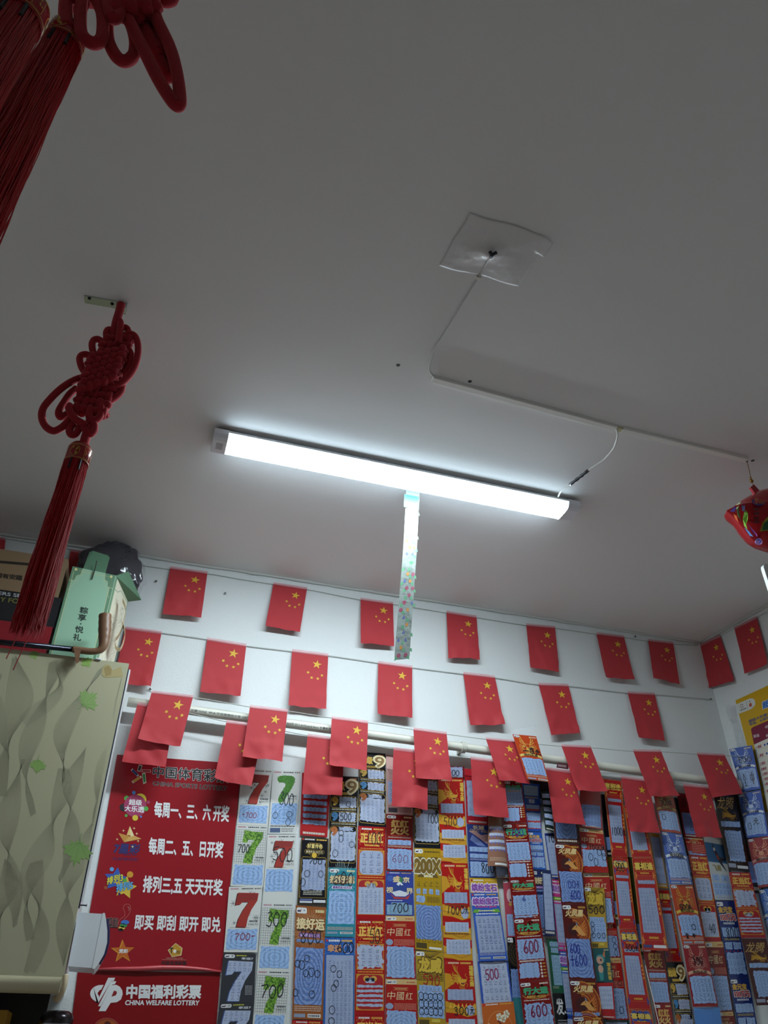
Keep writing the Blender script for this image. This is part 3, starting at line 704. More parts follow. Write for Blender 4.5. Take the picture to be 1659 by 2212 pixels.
def maple(cx, cy, s, rot, col, vein):
    def tr(x, y): return (cx + s * (x * math.cos(rot) - y * math.sin(rot)), cy + s * (x * math.sin(rot) + y * math.cos(rot)))
    half = [(0, .55), (.25, .62), (.2, .42), (.62, .5), (.5, .28), (.98, .05), (.72, -.05), (.82, -.4), (.55, -.28), (.5, -.42), (.28, -.38), (.3, -.72), (.12, -.62), (0, -1)]
    pts = [tr(x, y) for x, y in half] + [tr(-x, y) for x, y in half[-2:0:-1]]
    F1.poly('leaf_print', pts, col, 1)
    for e in ((0, -.85), (.6, -.25), (-.6, -.25), (.55, .2), (-.55, .2)):
        F1.line('leaf_print', [tr(0, .5), tr(*e)], s * .025, vein, 2)
    F1.line('leaf_print', [tr(0, .5), tr(.08, .85), tr(.0, 1.1)], s * .035, vein, 1)
    F1.parts.pop('leaf_print').build('leaf_print', fr)
maple(190, 1513, 28, .9, '#8fae68', '#7c9c58'); maple(82, 1653, 20, 3.3, '#88aa5c', '#6f9450'); maple(168, 1838, 36, .25 + math.pi, '#86a860', '#6f9452')
maple(187, 1430, 15, 2.6, '#8db158', '#739a45'); maple(74, 1414, 13, 2.9, '#93b064', '#7a9a4e')
F1.poly('torn_patch', [(221, 1444), (228, 1436), (238, 1437), (243, 1448), (262, 1440), (266, 1462), (240, 1463), (226, 1464), (220, 1458)], '#b3a272', 1)
F1.poly('torn_patch', [(224, 1443), (234, 1438), (241, 1446), (240, 1458), (228, 1461)], '#a08b58', 2)
for k, mbx in F1.parts.items(): mbx.build(k, fr)
mb = MB(); q = at(214, 1425, YC); mb.tube([V((q.x - .009, YC - .003, zt + .002)), V((q.x + .006, YC - .003, zt + .0005))], .003, mat('#e9eaf2', 'plastic'), 6); tag(mb.build('paper_scrap'), 'tiny white paper scrap on the top edge of the cabinet', 'paper scrap')
# small white box fixed to the cabinet flank
bx = empty('wall_box'); tag(bx, 'white plastic box with a curved lid fixed between the cabinet and the red poster', 'box')
Yw = 2.43
f4 = [at(*p, Yw) for p in ((169, 1971), (222, 1974), (199, 2091), (147, 2087))]
mb = MB(); mb.hexa(f4, [p + V((0, .14, 0)) for p in f4], mat('#dfe4ea', 'plastic')); mb.build('case', bx)
mb = MB(); lid = [(222, 1972), (226.5, 1972), (229, 1985), (232, 2010), (231.5, 2035), (225, 2060), (212, 2083), (204, 2093), (199, 2092)]
L4 = [at(*p, Yw - .001) for p in lid]; n = len(L4); mb.mesh(L4 + [p + V((0, .15, 0)) for p in L4], [tuple(range(n)), tuple(range(2 * n - 1, n - 1, -1))] + [(i, n + i, n + (i + 1) % n, (i + 1) % n) for i in range(n)], mat('#e6eaee', 'plastic')); lo = mb.build('curved_lid', bx)
mb = MB(); mb.tube([at(x + 2.5, y, Yw + .02) for x, y in lid[2:7]], .0035, mat('#232448', 'plastic'), 6); mb.build('navy_rim', bx)
mb = MB(); mb.tube([at(171, 1955, 2.46), at(187, 1956, 2.46)], .0016, mat('#3a3c48', 'metal'), 6); mb.lathe(at(187, 1956, 2.46), (1, 0, 0), [(.0001, .001), (.004, .001), (.004, 0)], mat('#3a3c48', 'metal'), 10); tag(mb.build('nail'), 'dark nail sticking out of the cabinet flank above the white box', 'nail')

# ------------------------------------------------------------------ things on top of the cabinet
zs = zt
gb = empty('gift_box'); tag(gb, 'open pale green gift box with dark lettering standing on the cabinet', 'gift box')
Zg = (0, 1150, 4.879)
Yg_ = 2.47
g = [at(*px(Zg, *p), Yg_) for p in ((757, 355), (1222, 470), (1010, 1215), (565, 1180))]
zg0, zg1 = zs - .008, (g[0].z + g[1].z) / 2
lx_, rx_ = (g[0].x + g[3].x) / 2 - .002, (g[1].x + g[2].x) / 2 + .003
fq = [V((lx_, Yg_, zg1 + .008)), V((rx_, Yg_, zg1 - .002)), V((rx_, Yg_, zg0)), V((lx_, Yg_, zg0))]
dep = V((.047, .17, 0))
GRN, GD, CRM = mat('#a3cdb0', 'paper'), mat('#5d8468', 'paper'), mat('#e0dcc6', 'paper')
mb = MB(); mb.hexa(fq, [p + V((0, .003, 0)) for p in fq], GRN); fp = mb.build('front_face', gb)
rq = [fq[1] + V((.001, .002, 0)), fq[1] + dep, fq[2] + dep, fq[2] + V((.001, .002, 0))]
mb = MB(); mb.hexa(rq, [p - V((.003, 0, 0)) for p in rq], CRM); rp = mb.build('side_face', gb)
mb = MB(); bq = [fq[0] + dep, fq[1] + dep, fq[2] + dep, fq[3] + dep]; mb.hexa(bq, [p - V((0, .003, 0)) for p in bq], GD); lq = [fq[0], fq[0] + dep, fq[3] + dep, fq[3]]; mb.hexa(lq, [p + V((.003, 0, 0)) for p in lq], GD); mb.build('rear_faces', gb)
G = Pad(lambda a, b_, off: bil(fq, a, b_) + V((0, -off, 0)), .15, .28, 1, .0001)
EDGE, STI = '#6a9477', '#d9d7a0'
for a0, a1 in ((0, .05), (.93, 1)): G.rect('printed_border', a0, 0, a1, 1, EDGE, 1)
for a in (.055, .925): G.line('printed_border', [(a, .05), (a, .97)], .0016, STI, 2)
G.line('printed_border', [(.1, .03), (.9, .03)], .0014, STI, 2)
for sg in (0, 1):
    f = (lambda x: x) if sg == 0 else (lambda x: 1 - x)
    G.poly('printed_border', [(f(0), 0), (f(.24), 0), (f(.22), .07), (f(.14), .09), (f(.12), .14), (f(0), .15)], EDGE, 2)
    G.line('printed_border', [(f(.24), .0), (f(.22), .07), (f(.14), .09), (f(.12), .14), (f(0), .15)], .0012, STI, 3)
    G.ell('printed_border', f(.09), .025, .03, .016, '#e3dd9a', 3); G.line('printed_border', [(f(.30), .03), (f(.02), .26)], .0008, STI, 2)
G.parts['printed_border'].build('printed_border', fp)
G2 = Pad(lambda a, b_, off: at(*px(Zg, a, b_), Yg_) + V((0, -off, 0)), 1, 1, 1, .0001)
for ch, X, Y in (('粽', 885, 825), ('享', 866, 900), ('悦', 836, 1025), ('礼', 814, 1108)):
    G2.text('lettering', ch, 0, 0, 1, 1, '#2b3a33', 2, .03, quad=[(X - 38, Y - 42), (X + 46, Y - 30), (X + 36, Y + 38), (X - 48, Y + 26)]); G2.parts.pop('lettering').build('lettering', fp)
G2.ell('middle_dot', 850, 964, 8, 8, '#2b3a33', 2); G2.parts['middle_dot'].build('middle_dot', fp)
R_ = Pad(lambda a, b_, off: bil(rq, a, b_) + V((off, 0, 0)), .176, .28, 1, .0001)
R_.rect('printed_border', 0, 0, .12, 1, EDGE, 1); R_.line('printed_border', [(.10, .03), (.10, .97)], .0015, STI, 2); R_.line('printed_border', [(.12, .12), (.3, .10), (.45, .04), (1, .03)], .002, EDGE, 2)
for i in range(16):
    cx_, cy_ = random.uniform(.25, .85), random.uniform(.15, .85)
    R_.line('ink_drawing', [(cx_ + .12 * math.sin(k * 1.3 + i), cy_ + .05 * math.cos(k * 1.9 + i * 2)) for k in range(7)], .0009, '#76745f', 1)
for k in ('printed_border', 'ink_drawing'): R_.parts[k].build(k, rp)
flap = [px(Zg, *p) for p in ((935, 190), (975, 178), (1130, 225), (1150, 250), (1110, 440), (875, 380))]
tf = [at(x, y, Yg_ + .012 * max(0, (y - 1225) / 20)) for x, y in flap]; tf = [V((p.x, Yg_ + (.004 if i > 3 else .03), p.z + (0 if i > 3 else .012))) for i, p in enumerate(tf)]
mb = MB(); n = len(tf); mb.mesh(tf + [p + V((0, .002, 0)) for p in tf], [tuple(range(n)), tuple(range(2 * n - 1, n - 1, -1))] + [(i, n + i, n + (i + 1) % n, (i + 1) % n) for i in range(n)], GD); fo = mb.build('top_flap', gb)
mb = MB(); mb.tube([at(*px(Zg, *p), Yg_ - .004) for p in ((1020, 300), (1005, 370), (985, 440), (968, 495))], .0018, mat('#2e332e', 'ink'), 5); mb.build('slot', gb)
sf = [fq[1] + V((.002, .005, 0)), fq[1] + V((.035, .06, .055)), fq[1] + dep + V((.045, 0, .01)), fq[1] + dep + V((.002, 0, -.004))]
mb = MB(); mb.hexa(sf, [p - V((.003, 0, -.001)) for p in sf], GD); mb.build('side_flap', gb)
mb = MB(); rb = [(1295, 715), (1325, 800), (1315, 900), (1290, 1000), (1250, 1090), (1215, 1140), (1225, 1215), (1262, 1230), (1295, 1170), (1315, 1080), (1305, 1010), (1285, 960)]
c_ = smooth_path([at(*px(Zg, *p), 2.53) for p in rb], 4)
for p, q in zip(c_[:-1], c_[1:]): mb.face([p + V((0, -.014, 0)), q + V((0, -.014, 0)), q + V((0, .014, .0)), p + V((0, .014, 0))], mat('#c9b38c', 'cloth'))
ro = mb.build('ribbon_handle', gb); md = ro.modifiers.new('thickness', 'SOLIDIFY'); md.thickness = .0012
# wrapped bundle behind the gift box
mb = MB(); pc = V((-.25, 2.672, zg1 + .128)); rx3 = V((.128, .062, .125))
def blob(u, v):
    th, ph = u * 2 * math.pi, v * math.pi; d = V((math.sin(ph) * math.cos(th), math.sin(ph) * math.sin(th), math.cos(ph)))
    w1 = mnoise.noise(V((d.x * 1.2 + d.z * .8, d.y * 1.5, (d.z - d.x * .6) * 3.2))); w2 = mnoise.noise(V(((d.x + d.z) * 3.6, d.y * 2, (d.z - d.x) * 1.5 + 4)))
    k = .96 + .12 * mnoise.noise(d * 1.7 + V((3, 1, 0))) - .10 * abs(w1) - .08 * abs(w2) + .05 * mnoise.noise(d * 4 + V((1, 7, 2)))
    p = V((d.x * rx3.x, d.y * rx3.y, d.z * rx3.z)) * k
    p.z = min(p.z, CEIL_Z - .010 - pc.z); p.y = min(p.y, WALL_Y - .006 - pc.y)
    if pc.x + p.x > -.155: p.z -= .10 * min(1, (pc.x + p.x + .155) / .04) * max(0, .4 - d.z)
    return pc + p
mb.grid(blob, 110, 70, mat('#10141f', 'film')); o = mb.build('plastic_bag', None, True); tag(o, 'shiny black plastic wrapped bundle stuffed behind the green gift box', 'bag')
mb = MB(); mb.grid(lambda u, v: (lambda p: pc + (p - pc) * 1.03 + V((.012 * max(0, (p - pc).x * 8), 0, -.012 * max(0, (p - pc).x * 8))))(blob(u, v)), 48, 30, m_sheer('#b9b4c0', .10, .08, 'clear_film')); mb.build('clear_wrap', o, True)
# shoe boxes
def carton(name, label, cat, x0, x1, y0, y1, z0, z1, colr):
    mb = MB(); mb.box(x0, x1, y0, y1, z0, z1, mat(colr, 'paper')); o = mb.build(name); tag(o, label, cat); return o
xb = at(142, 1290, 2.47).x - .012
zr = at(40, 1345, 2.47).z; zk = at(40, 1278, 2.47).z; zc_ = at(40, 1190, 2.47).z
rb_ = carton('flat_box', 'flat dark red box under the two shoe boxes on the cabinet', 'box', -.86, xb - .002, 2.47, 2.70, zs - .008, zr, '#8e1420')
bb = carton('shoe_box', 'black shoe box with pale slanted lettering on the cabinet', 'shoe box', -.86, xb, 2.475, 2.70, zr + .001, zk, '#191a1e')
kb = carton('shoe_box', 'brown cardboard shoe box with a dark band, topmost of the boxes', 'shoe box', -.86, xb - .012, 2.475, 2.70, zk + .001, zc_, '#8d7458')
T = Pad(lambda a, b_, off: at(*px(Zg, a, b_), 2.475) + V((0, -off - .0005, 0)), 1, 1, 1, .0001)
T.text('lettering', 'ERS SPO', 0, 0, 1, 1, '#b9bcc0', 2, .02, quad=[(-10, 622), (290, 662), (290, 700), (-20, 655)])
T.text('olive_lettering', 'Y FOA', 0, 0, 1, 1, '#77763a', 2, .03, quad=[(10, 684), (262, 708), (256, 758), (-2, 728)])
for k in list(T.parts): T.parts[k].build(k, bb)
T = Pad(lambda a, b_, off: at(*px(Zg, a, b_), 2.475) + V((0, -off - .0005, 0)), 1, 1, 1, .0001)
T.text('lettering', '国有安踏', 0, 0, 1, 1, '#2a221c', 2, .03, quad=[(-35, 425), (240, 455), (232, 508), (-45, 475)])
T.poly('dark_band', [(-500, 255), (560, 345), (556, 372), (-500, 282)], '#2c251f', 1)
for k in list(T.parts): T.parts[k].build(k, kb)
# umbrella lying along the front edge
Zu = Zg; Yu = YC - .012
um = empty('umbrella'); tag(um, 'umbrella with a brown hooked handle lying along the cabinet front edge', 'umbrella')
p0, p1 = at(*px(Zu, 770, 1232), Yu), at(*px(Zu, -300, 1128), Yu)
mb = MB(); mb.tube([p0 + V((.01, 0, 0)), p1 + (p1 - p0) * .8], .0085, mat('#3a3b44', 'metal'), 14); mb.build('shaft', um, True)
BR = mat('#7b5a42', 'plastic')
mb = MB(); hp = smooth_path([at(*px(Zu, *p), Yu) for p in ((765, 1232), (860, 1245), (960, 1255), (1040, 1245), (1085, 1200), (1098, 1120), (1103, 1030), (1106, 940), (1108, 872))], 6)
mb.tube(hp, lambda t: .0105 + .009 * min(1, max(0, (t - .35) * 2.6)) + (.0005 * math.sin(t * 60) if t > .6 else 0), BR, 16); mb.build('handle', um, True)
mb = MB(); mb.hexa(*[[at(*px(Zu, *p), Yu + o_) for p in ((778, 1225), (852, 1240), (826, 1375), (800, 1383), (764, 1372))][:4] for o_ in (-.016, .006)], BR); mb.build('catch', um)

# ------------------------------------------------------------------ in the shade under the cabinet
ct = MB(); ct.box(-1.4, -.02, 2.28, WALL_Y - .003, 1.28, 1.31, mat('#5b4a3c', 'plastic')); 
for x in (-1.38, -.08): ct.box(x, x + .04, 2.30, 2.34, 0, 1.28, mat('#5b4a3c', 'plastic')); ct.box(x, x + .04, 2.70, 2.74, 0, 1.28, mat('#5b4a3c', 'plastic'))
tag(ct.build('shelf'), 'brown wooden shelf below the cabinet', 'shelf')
q = at(104, 2170, 2.66); mb = MB(); mb.box(-1.05, q.x, 2.66, 2.68, 1.31, zb - .02, mat('#1d1815', 'plastic')); tag(mb.build('shade_board'), 'added dark brown board standing in for the shade behind the flask', 'board')  # added board, its dark colour stands in for deep shade under the cabinet
fl = empty('vacuum_flask'); tag(fl, 'shiny metal flask with a dark rounded lid under the cabinet', 'flask')
q = at(123, 2200, 2.52); mb = MB(); mb.lathe(V((q.x, 2.52, 1.31)), (0, 0, 1), [(.0001, 0), (.040, 0), (.041, .004), (.041, q.z - 1.31 - .012)], mat('#b9bcc2', 'metal'), 28); mb.build('body', fl, True)
mb = MB(); mb.lathe(V((q.x, 2.52, q.z - .012)), (0, 0, 1), [(.041, 0), (.041, .012), (.036, .022), (.026, .028), (.0001, .030)], mat('#4a4548', 'metal'), 28); mb.build('lid', fl, True)
q = at(17, 2182, 2.5); mb = MB(); mb.box(q.x - .3, q.x, 2.5, 2.645, 1.31, q.z, mat('#b88a16', 'plastic')); tag(mb.build('yellow_box'), 'yellow box in the shade under the cabinet', 'box')

# ------------------------------------------------------------------ the red posters
def flat(Y): return lambda a, b_, off: at(a, b_, Y) + V((0, -off, 0))
YP = WALL_Y - .003
WHITE, NAVY, BLACK, GOLDP = '#e9e9ea', '#2b2a6a', '#191a20', '#d8a640'
Z4, Z5 = (150, 1600, 4.366), (140, 1930, 4.366)
def poster(name, label, corners, col, Y):
    c = [at(*p, Y) for p in corners]
    mb = MB(); mb.slab(lambda u, v, off: bil(c, u, v) + V((0, -off, 0)), 8, 10, .0012, mat(col, 'gloss'))
    o = mb.build(name); tag(o, label, 'poster'); return o
po = poster('lottery_poster', 'red sports lottery poster listing draw days, beside the cabinet', [(253, 1630), (522, 1650), (479, 2098), (172, 2094)], '#9a1f28', YP)
Q = Pad(flat(YP - .0005), 1, 1, 1, .0001)
def z4(*p): return [px(Z4, *q) for q in p]
def z5(*p): return [px(Z5, *q) for q in p]
def outlined(part, body, quad, col, edge, bold=.03, eb=.03, L=2):
    Q.text(part + '_outline', body, 0, 0, 1, 1, edge, L, bold + eb, quad=quad); Q.text(part, body, 0, 0, 1, 1, col, L + 2, bold, quad=quad)
outlined('title_lettering', '中国体育彩票', z4((795, 240), (1500, 280), (1500, 400), (785, 342)), BLACK, '#cfc8c4', .02, .03)
outlined('title_lettering', 'CHINA SPORTS LOTTERY', z4((790, 384), (1490, 430), (1485, 474), (785, 420)), BLACK, '#c9a9a4', .02, .03)
for body, q in (('每周一、三、六 开奖', z4((805, 575), (1510, 618), (1500, 765), (800, 716))), ('每周二、五、日开奖', z4((755, 915), (1455, 958), (1445, 1105), (745, 1066))),
                ('排列三,五 天天开奖', z4((705, 1275), (1445, 1312), (1440, 1465), (690, 1432))), ('即买 即刮 即开 即兑', z5((670, 200), (1470, 227), (1465, 365), (655, 337)))):
    Q.text('white_lettering', body, 0, 0, 1, 1, WHITE, 2, .035, quad=q); Q.parts.pop('white_lettering').build('white_lettering', po)
def bar(pts, col, edge='#d5cfc0'):
    q = z4(*pts); Q.poly('runner_logo', q, col, 3)
    cx_, cy_ = sum(p[0] for p in q) / 4, sum(p[1] for p in q) / 4
    Q.poly('runner_logo', [(cx_ + (x - cx_) * 1.14 + (1 if x > cx_ else -1) * .7, cy_ + (y - cy_) * 1.14 + (1 if y > cy_ else -1) * .7) for x, y in q], edge, 2)
bar([(600, 268), (648, 318), (634, 332), (586, 284)], '#1f2c78'); bar([(660, 232), (682, 240), (664, 288), (644, 280)], '#1c1a24'); bar([(690, 274), (760, 278), (762, 298), (688, 294)], '#8e1422', '#c98c84')
bar([(594, 378), (664, 336), (676, 352), (606, 396)], '#b98a24'); bar([(690, 316), (712, 312), (720, 388), (700, 400)], '#2f7a34')
def disc(part, X, Y, r, col, L=1): x, y = px(Z4, X, Y); Q.ell(part, x, y, r / 4.366, r / 4.366, col, L)
disc('ball_logo', 668, 556, 58, '#dbc236', 1); disc('ball_logo', 508, 630, 36, '#201c22', 1); disc('ball_logo', 540, 543, 25, '#4fa746', 1); disc('ball_logo', 607, 490, 17, '#4a82c8', 1)
disc('ball_logo', 620, 615, 107, '#a2345e', 2); disc('ball_logo', 722, 642, 23, '#4fa746', 3); disc('ball_logo', 743, 580, 16, '#a2345e', 2); disc('ball_logo', 535, 706, 14, '#4fa746', 3); disc('ball_logo', 620, 728, 27, '#dbc236', 3); disc('ball_logo', 675, 717, 10, '#4a82c8', 3)
Q.text('ball_logo', '超级', 0, 0, 1, 1, WHITE, 4, .03, quad=z4((563, 552), (685, 560), (683, 612), (560, 605))); Q.text('ball_logo', '大乐透', 0, 0, 1, 1, WHITE, 4, .03, quad=z4((525, 612), (705, 622), (702, 678), (520, 664)))
Q.poly('star_logo', z4((570, 805), (610, 895), (540, 890)), '#e8c67a', 2); Q.poly('star_logo', z4((610, 895), (680, 925), (515, 958), (560, 905)), '#d8a95a', 2); Q.poly('star_logo', z4((460, 870), (565, 900), (515, 958)), '#c98f3e', 3); Q.poly('star_logo', z4((570, 805), (610, 895), (575, 905)), '#f0dca6', 3)
for X, Y in ((510, 848), (610, 827), (635, 877), (450, 930), (648, 946), (596, 1000)):
    x, y = px(Z4, X, Y); Q.poly('star_logo', [(x + (3.4 if k % 2 == 0 else 1) * math.cos(k * math.pi / 4), y + (3.4 if k % 2 == 0 else 1) * math.sin(k * math.pi / 4)) for k in range(8)], '#efd59a', 6)
Q.text('star_logo', '7星彩', 0, 0, 1, 1, NAVY, 4, .045, quad=z4((432, 968), (672, 980), (655, 1062), (412, 1062))); Q.text('star_logo', 'Seven Star', 0, 0, 1, 1, NAVY, 3, .0, quad=z4((515, 1062), (640, 1066), (636, 1084), (513, 1082))); Q.text('star_logo', '为梦想添彩', 0, 0, 1, 1, NAVY, 3, .0, quad=z4((405, 1098), (652, 1108), (648, 1136), (402, 1128)))
def star_px(part, X, Y, r, rot, col, L, inn=.5): x, y = px(Z4, X, Y); Q.poly(part, star5(x, y, r / 4.366, rot, inn), col, L)
star_px('digit_logo', 440, 1310, 118, .15, '#2f5cb4', 1, .52); star_px('digit_logo', 525, 1385, 112, .2, '#dcb840', 2, .5); disc('digit_logo', 400, 1212, 20, '#5fa2dc', 3); disc('digit_logo', 572, 1262, 30, '#d69a2a', 3); disc('digit_logo', 522, 1316, 19, '#57a53c', 5); disc('digit_logo', 342, 1386, 17, '#a04a22', 2); disc('digit_logo', 470, 1444, 12, '#3a2466', 4)
outlined('digit_lettering', '排列3', z4((358, 1290), (505, 1248), (502, 1326), (352, 1358)), '#e6dc3c', '#1d2a60', .03, .03, 6)
outlined('digit_lettering', '排列5', z4((448, 1350), (600, 1322), (596, 1398), (440, 1428)), '#5fb4ea', '#1d2a60', .03, .03, 8)
outlined('scratch_lettering', '呱刮', z5((398, 228), (500, 232), (498, 310), (396, 316)), BLACK, '#c98c84', .03, .03)
Q.line('scratch_lettering', z5((400, 325), (450, 318), (500, 322)), 1.4, BLACK, 3)
th = [(510, 345), (500, 300), (520, 245), (560, 215), (565, 180), (552, 140), (565, 108), (590, 100), (615, 112), (620, 150), (605, 195), (575, 230), (540, 265)]
Q.line('thumb_logo', [(p.x, p.y) for p in smooth_path([(x, y, 0) for x, y in z5(*th)], 4)], .55, '#d98a7a', 2); Q.line('thumb_logo', z5((592, 122), (608, 138), (604, 160)), .5, '#e8dcd8', 2)
for X, Y, rx_2, ry_2, c in ((528, 342, 24, 14, '#15141c'), (538, 325, 30, 18, '#e0c65a'), (552, 302, 36, 20, '#3c8a4a'), (568, 272, 40, 22, '#3f6fc0')):
    x, y = px(Z5, X, Y); Q.ell('thumb_logo', x, y, rx_2 / 4.366, ry_2 / 4.366, c, 3); 
def star_r(part, X, Y, r, rot, col, L, inn): x, y = px(Z5, X, Y); Q.poly(part, star5(x, y, r / 4.366, rot, inn), col, L)
star_r('orange_star', 545, 548, 116, -.02, '#d99028', 1, .42); star_r('orange_star', 552, 546, 98, .0, '#c8641a', 2, .42); Q.text('orange_star', '竞彩', 0, 0, 1, 1, WHITE, 4, .04, quad=z5((515, 524), (598, 526), (592, 562), (508, 562)))
Q.poly('pentagon_logo', z5((1045, 468), (1110, 515), (1098, 585), (1010, 600), (972, 535)), '#e6d8a8', 1); Q.poly('pentagon_logo', z5((1045, 474), (1103, 517), (1092, 580), (1013, 594), (979, 535)), '#c8962a', 2)
Q.text('pentagon_logo', 'T', 0, 0, 1, 1, BLACK, 4, .03, quad=z5((988, 512), (1024, 514), (1022, 562), (988, 560))); x, y = px(Z5, 1038, 545); Q.ell('pentagon_logo', x, y, 3.6, 3.9, '#f0ece0', 4); Q.text('pentagon_logo', 'oto', 0, 0, 1, 1, BLACK, 5, .0, quad=z5((1048, 535), (1088, 535), (1086, 566), (1046, 566)))
Q.text('pentagon_logo', '中国足球彩票', 0, 0, 1, 1, BLACK, 4, .02, quad=z5((915, 636), (1148, 638), (1146, 676), (912, 672))); Q.line('pentagon_logo', z5((918, 622), (1148, 628)), .6, '#d9a090', 2); Q.text('pentagon_logo', 'CHINA FOOTBALL LOTTERY', 0, 0, 1, 1, '#c9a090', 3, 0, quad=z5((958, 603), (1116, 607), (1116, 619), (956, 615)))
for k in list(Q.parts): Q.parts[k].build(k, po)
# pale rolled lower edge of the upper poster
mb = MB(); mb.tube([at(x, y, YP - .004) for x, y in z5((300, 716), (480, 712), (700, 712), (900, 702), (1100, 702), (1300, 716), (1475, 738))], lambda t: .003 + .004 * math.sin(t * math.pi), mat('#c24a50', 'gloss'), 8); mb.build('curled_edge', po, True)
p2 = poster('lottery_poster', 'red welfare lottery poster with a large white logo, below the draw-day poster', [(168, 2097), (476, 2101), (462, 2290), (145, 2287)], '#8a1319', YP)
Q = Pad(flat(YP - .0005), 1, 1, 1, .0001)
Q.text('white_lettering', '中国福利彩票', 0, 0, 1, 1, WHITE, 2, .045, quad=z5((588, 862), (1285, 866), (1278, 990), (580, 988))); Q.parts.pop('white_lettering').build('white_lettering', p2)
Q.text('white_lettering', 'CHINA WELFARE LOTTERY', 0, 0, 1, 1, WHITE, 2, .035, quad=z5((574, 1008), (1270, 1010), (1264, 1054), (568, 1052)))
LG = 'white_logo'; c1 = [(345 + 106 * math.cos(math.radians(t)), 946 + 84 * math.sin(math.radians(t))) for t in range(270, 60, -15)]
Q.poly(LG, z5(*([(366, 862)] + c1[1:] + [(300, 1030), (325, 975), (308, 940), (330, 912), (345, 905)])), WHITE, 2)
Q.poly(LG, z5((410, 795), (475, 795), (462, 824), (438, 824), (318, 1030), (300, 1030)), WHITE, 2)
Q.poly(LG, z5((436, 828), (486, 828), (472, 856), (448, 858), (338, 1064), (314, 1064)), WHITE, 2)
Q.poly(LG, z5((444, 864), (486, 862), (520, 880), (542, 915), (546, 950), (530, 1000), (490, 1026), (432, 1032), (385, 1110), (318, 1110)), WHITE, 2)
Q.poly(LG, z5((462, 918), (486, 920), (492, 938), (480, 962), (440, 974)), '#8a1319', 3)
x, y = px(Z5, 395, 1290); Q.ring('globe_print', x, y, 28, 26, 1.1, '#d9776a', 2, 20, 180, 360); Q.ell('globe_print', x, y, 26, 24, '#b3511c', 1, 24); Q.poly('globe_print', z5((370, 1222), (400, 1200), (430, 1215), (440, 1260), (400, 1250)), '#5a1a10', 2)
for k in list(Q.parts): Q.parts[k].build(k, p2)

# ------------------------------------------------------------------ white water pipe fixed along the wall
YT = 2.70
A, B = at(276, 1516, YT), at(1606, 1697, YT)
mb = MB(); mb.tube([A.lerp(B, i / 30) for i in range(31)], .016, mat('#dedccf', 'plastic'), 16); pipe = mb.build('water_pipe', None, True); tag(pipe, 'long cream plastic pipe with printed text running across the wall above the tickets', 'pipe')
pd = (B - A).normalized(); pn = V((0, -1, 0)); pu = pd.cross(pn); pu = pu if pu.z > 0 else -pu
def on_pipe(a, b_, off):                        # a: metres along, b: metres down the round side
    t = -b_ / .016 - .25; return A + pd * a + (pn * math.cos(t) + pu * math.sin(t)) * (.0163 + off)
T = Pad(on_pipe)
def where(x, y): p = at(x, y, YT - .016); return (p - A).dot(pd)
T.text('printed_text', '长春"XINJI  PP-R 环保健康给水管 GB/T', where(412, 1535), -.004, where(537, 1562), .006, '#3a3c40', 1, .0)
T.parts.pop('printed_text').build('printed_text', pipe)
T.text('printed_text', '304年 S3.2 dn32xen4.4mm 长春新吉', where(618, 1578), -.004, where(714, 1591), .006, '#3a3c40', 1, .0)
T.parts['printed_text'].build('printed_text', pipe)
for x, lb in ((1000, 'white pipe clip near the middle of the cream pipe'), (1592, 'white pipe clip at the far corner end of the cream pipe')):
    y = 1516 + (x - 276) * 181 / 1330; p = at(x, y, YT); mb = MB()
    ring_ = [p + (pn * math.cos(t) + pu * math.sin(t)) * .0185 for t in [i * math.pi / 9 for i in range(18)]]
    for k in (-.006, .0, .006): mb.tube([q + pd * k for q in ring_], .0032, mat('#d6d4c8', 'plastic'), 6, True)
    mb.box(p.x - .006, p.x + .006, p.y + .016, WALL_Y - .001, p.z - .012, p.z + .012, mat('#d6d4c8', 'plastic')); tag(mb.build('pipe_clip', None, True), lb, 'pipe clip')

# ------------------------------------------------------------------ flag strings and flags
def string(name, pts, label, place):
    mb = MB(); mb.tube(smooth_path([place(x, y) for x, y in pts], 4), .0016, mat('#b9bdb6', 'thread'), 5); o = mb.build(name, None, True); tag(o, label, 'string', 'flag strings'); return o
string('flag_string', [(-60, 1152), (150, 1186), (318, 1223), (448, 1239), (518, 1251), (590, 1262), (663, 1273), (780, 1296), (849, 1305), (965, 1324), (1030, 1334), (1137, 1351), (1200, 1357), (1289, 1370), (1348, 1377), (1400, 1385), (1455, 1391), (1508, 1393)], 'topmost flag string, running just under the ceiling on the long wall', lambda x, y: at(x, y, WALL_Y - .004))
string('flag_string', [(1512, 1394), (1556, 1373), (1586, 1357), (1635, 1333), (1700, 1300)], 'short flag string running along the narrow wall past the corner', lambda x, y: side(x, y, .004))
string('flag_string', [(240, 1352), (349, 1367), (447, 1381), (532, 1395), (631, 1407), (709, 1416), (817, 1432), (890, 1442), (1001, 1456), (1069, 1464), (1164, 1479), (1228, 1482), (1356, 1497), (1415, 1500), (1534, 1511)], 'second flag string from the ceiling, tied off on a nail near the corner', lambda x, y: at(x, y, WALL_Y - .005))
string('flag_string', [(318, 1489), (328, 1495), (417, 1506), (540, 1527), (621, 1536), (717, 1551), (795, 1561), (893, 1576), (965, 1586), (1050, 1597), (1114, 1603), (1213, 1612), (1277, 1615), (1368, 1623), (1428, 1624), (1506, 1629), (1566, 1632), (1600, 1634)], 'third flag string from the ceiling, just above the cream pipe', lambda x, y: at(x, y, 2.668))
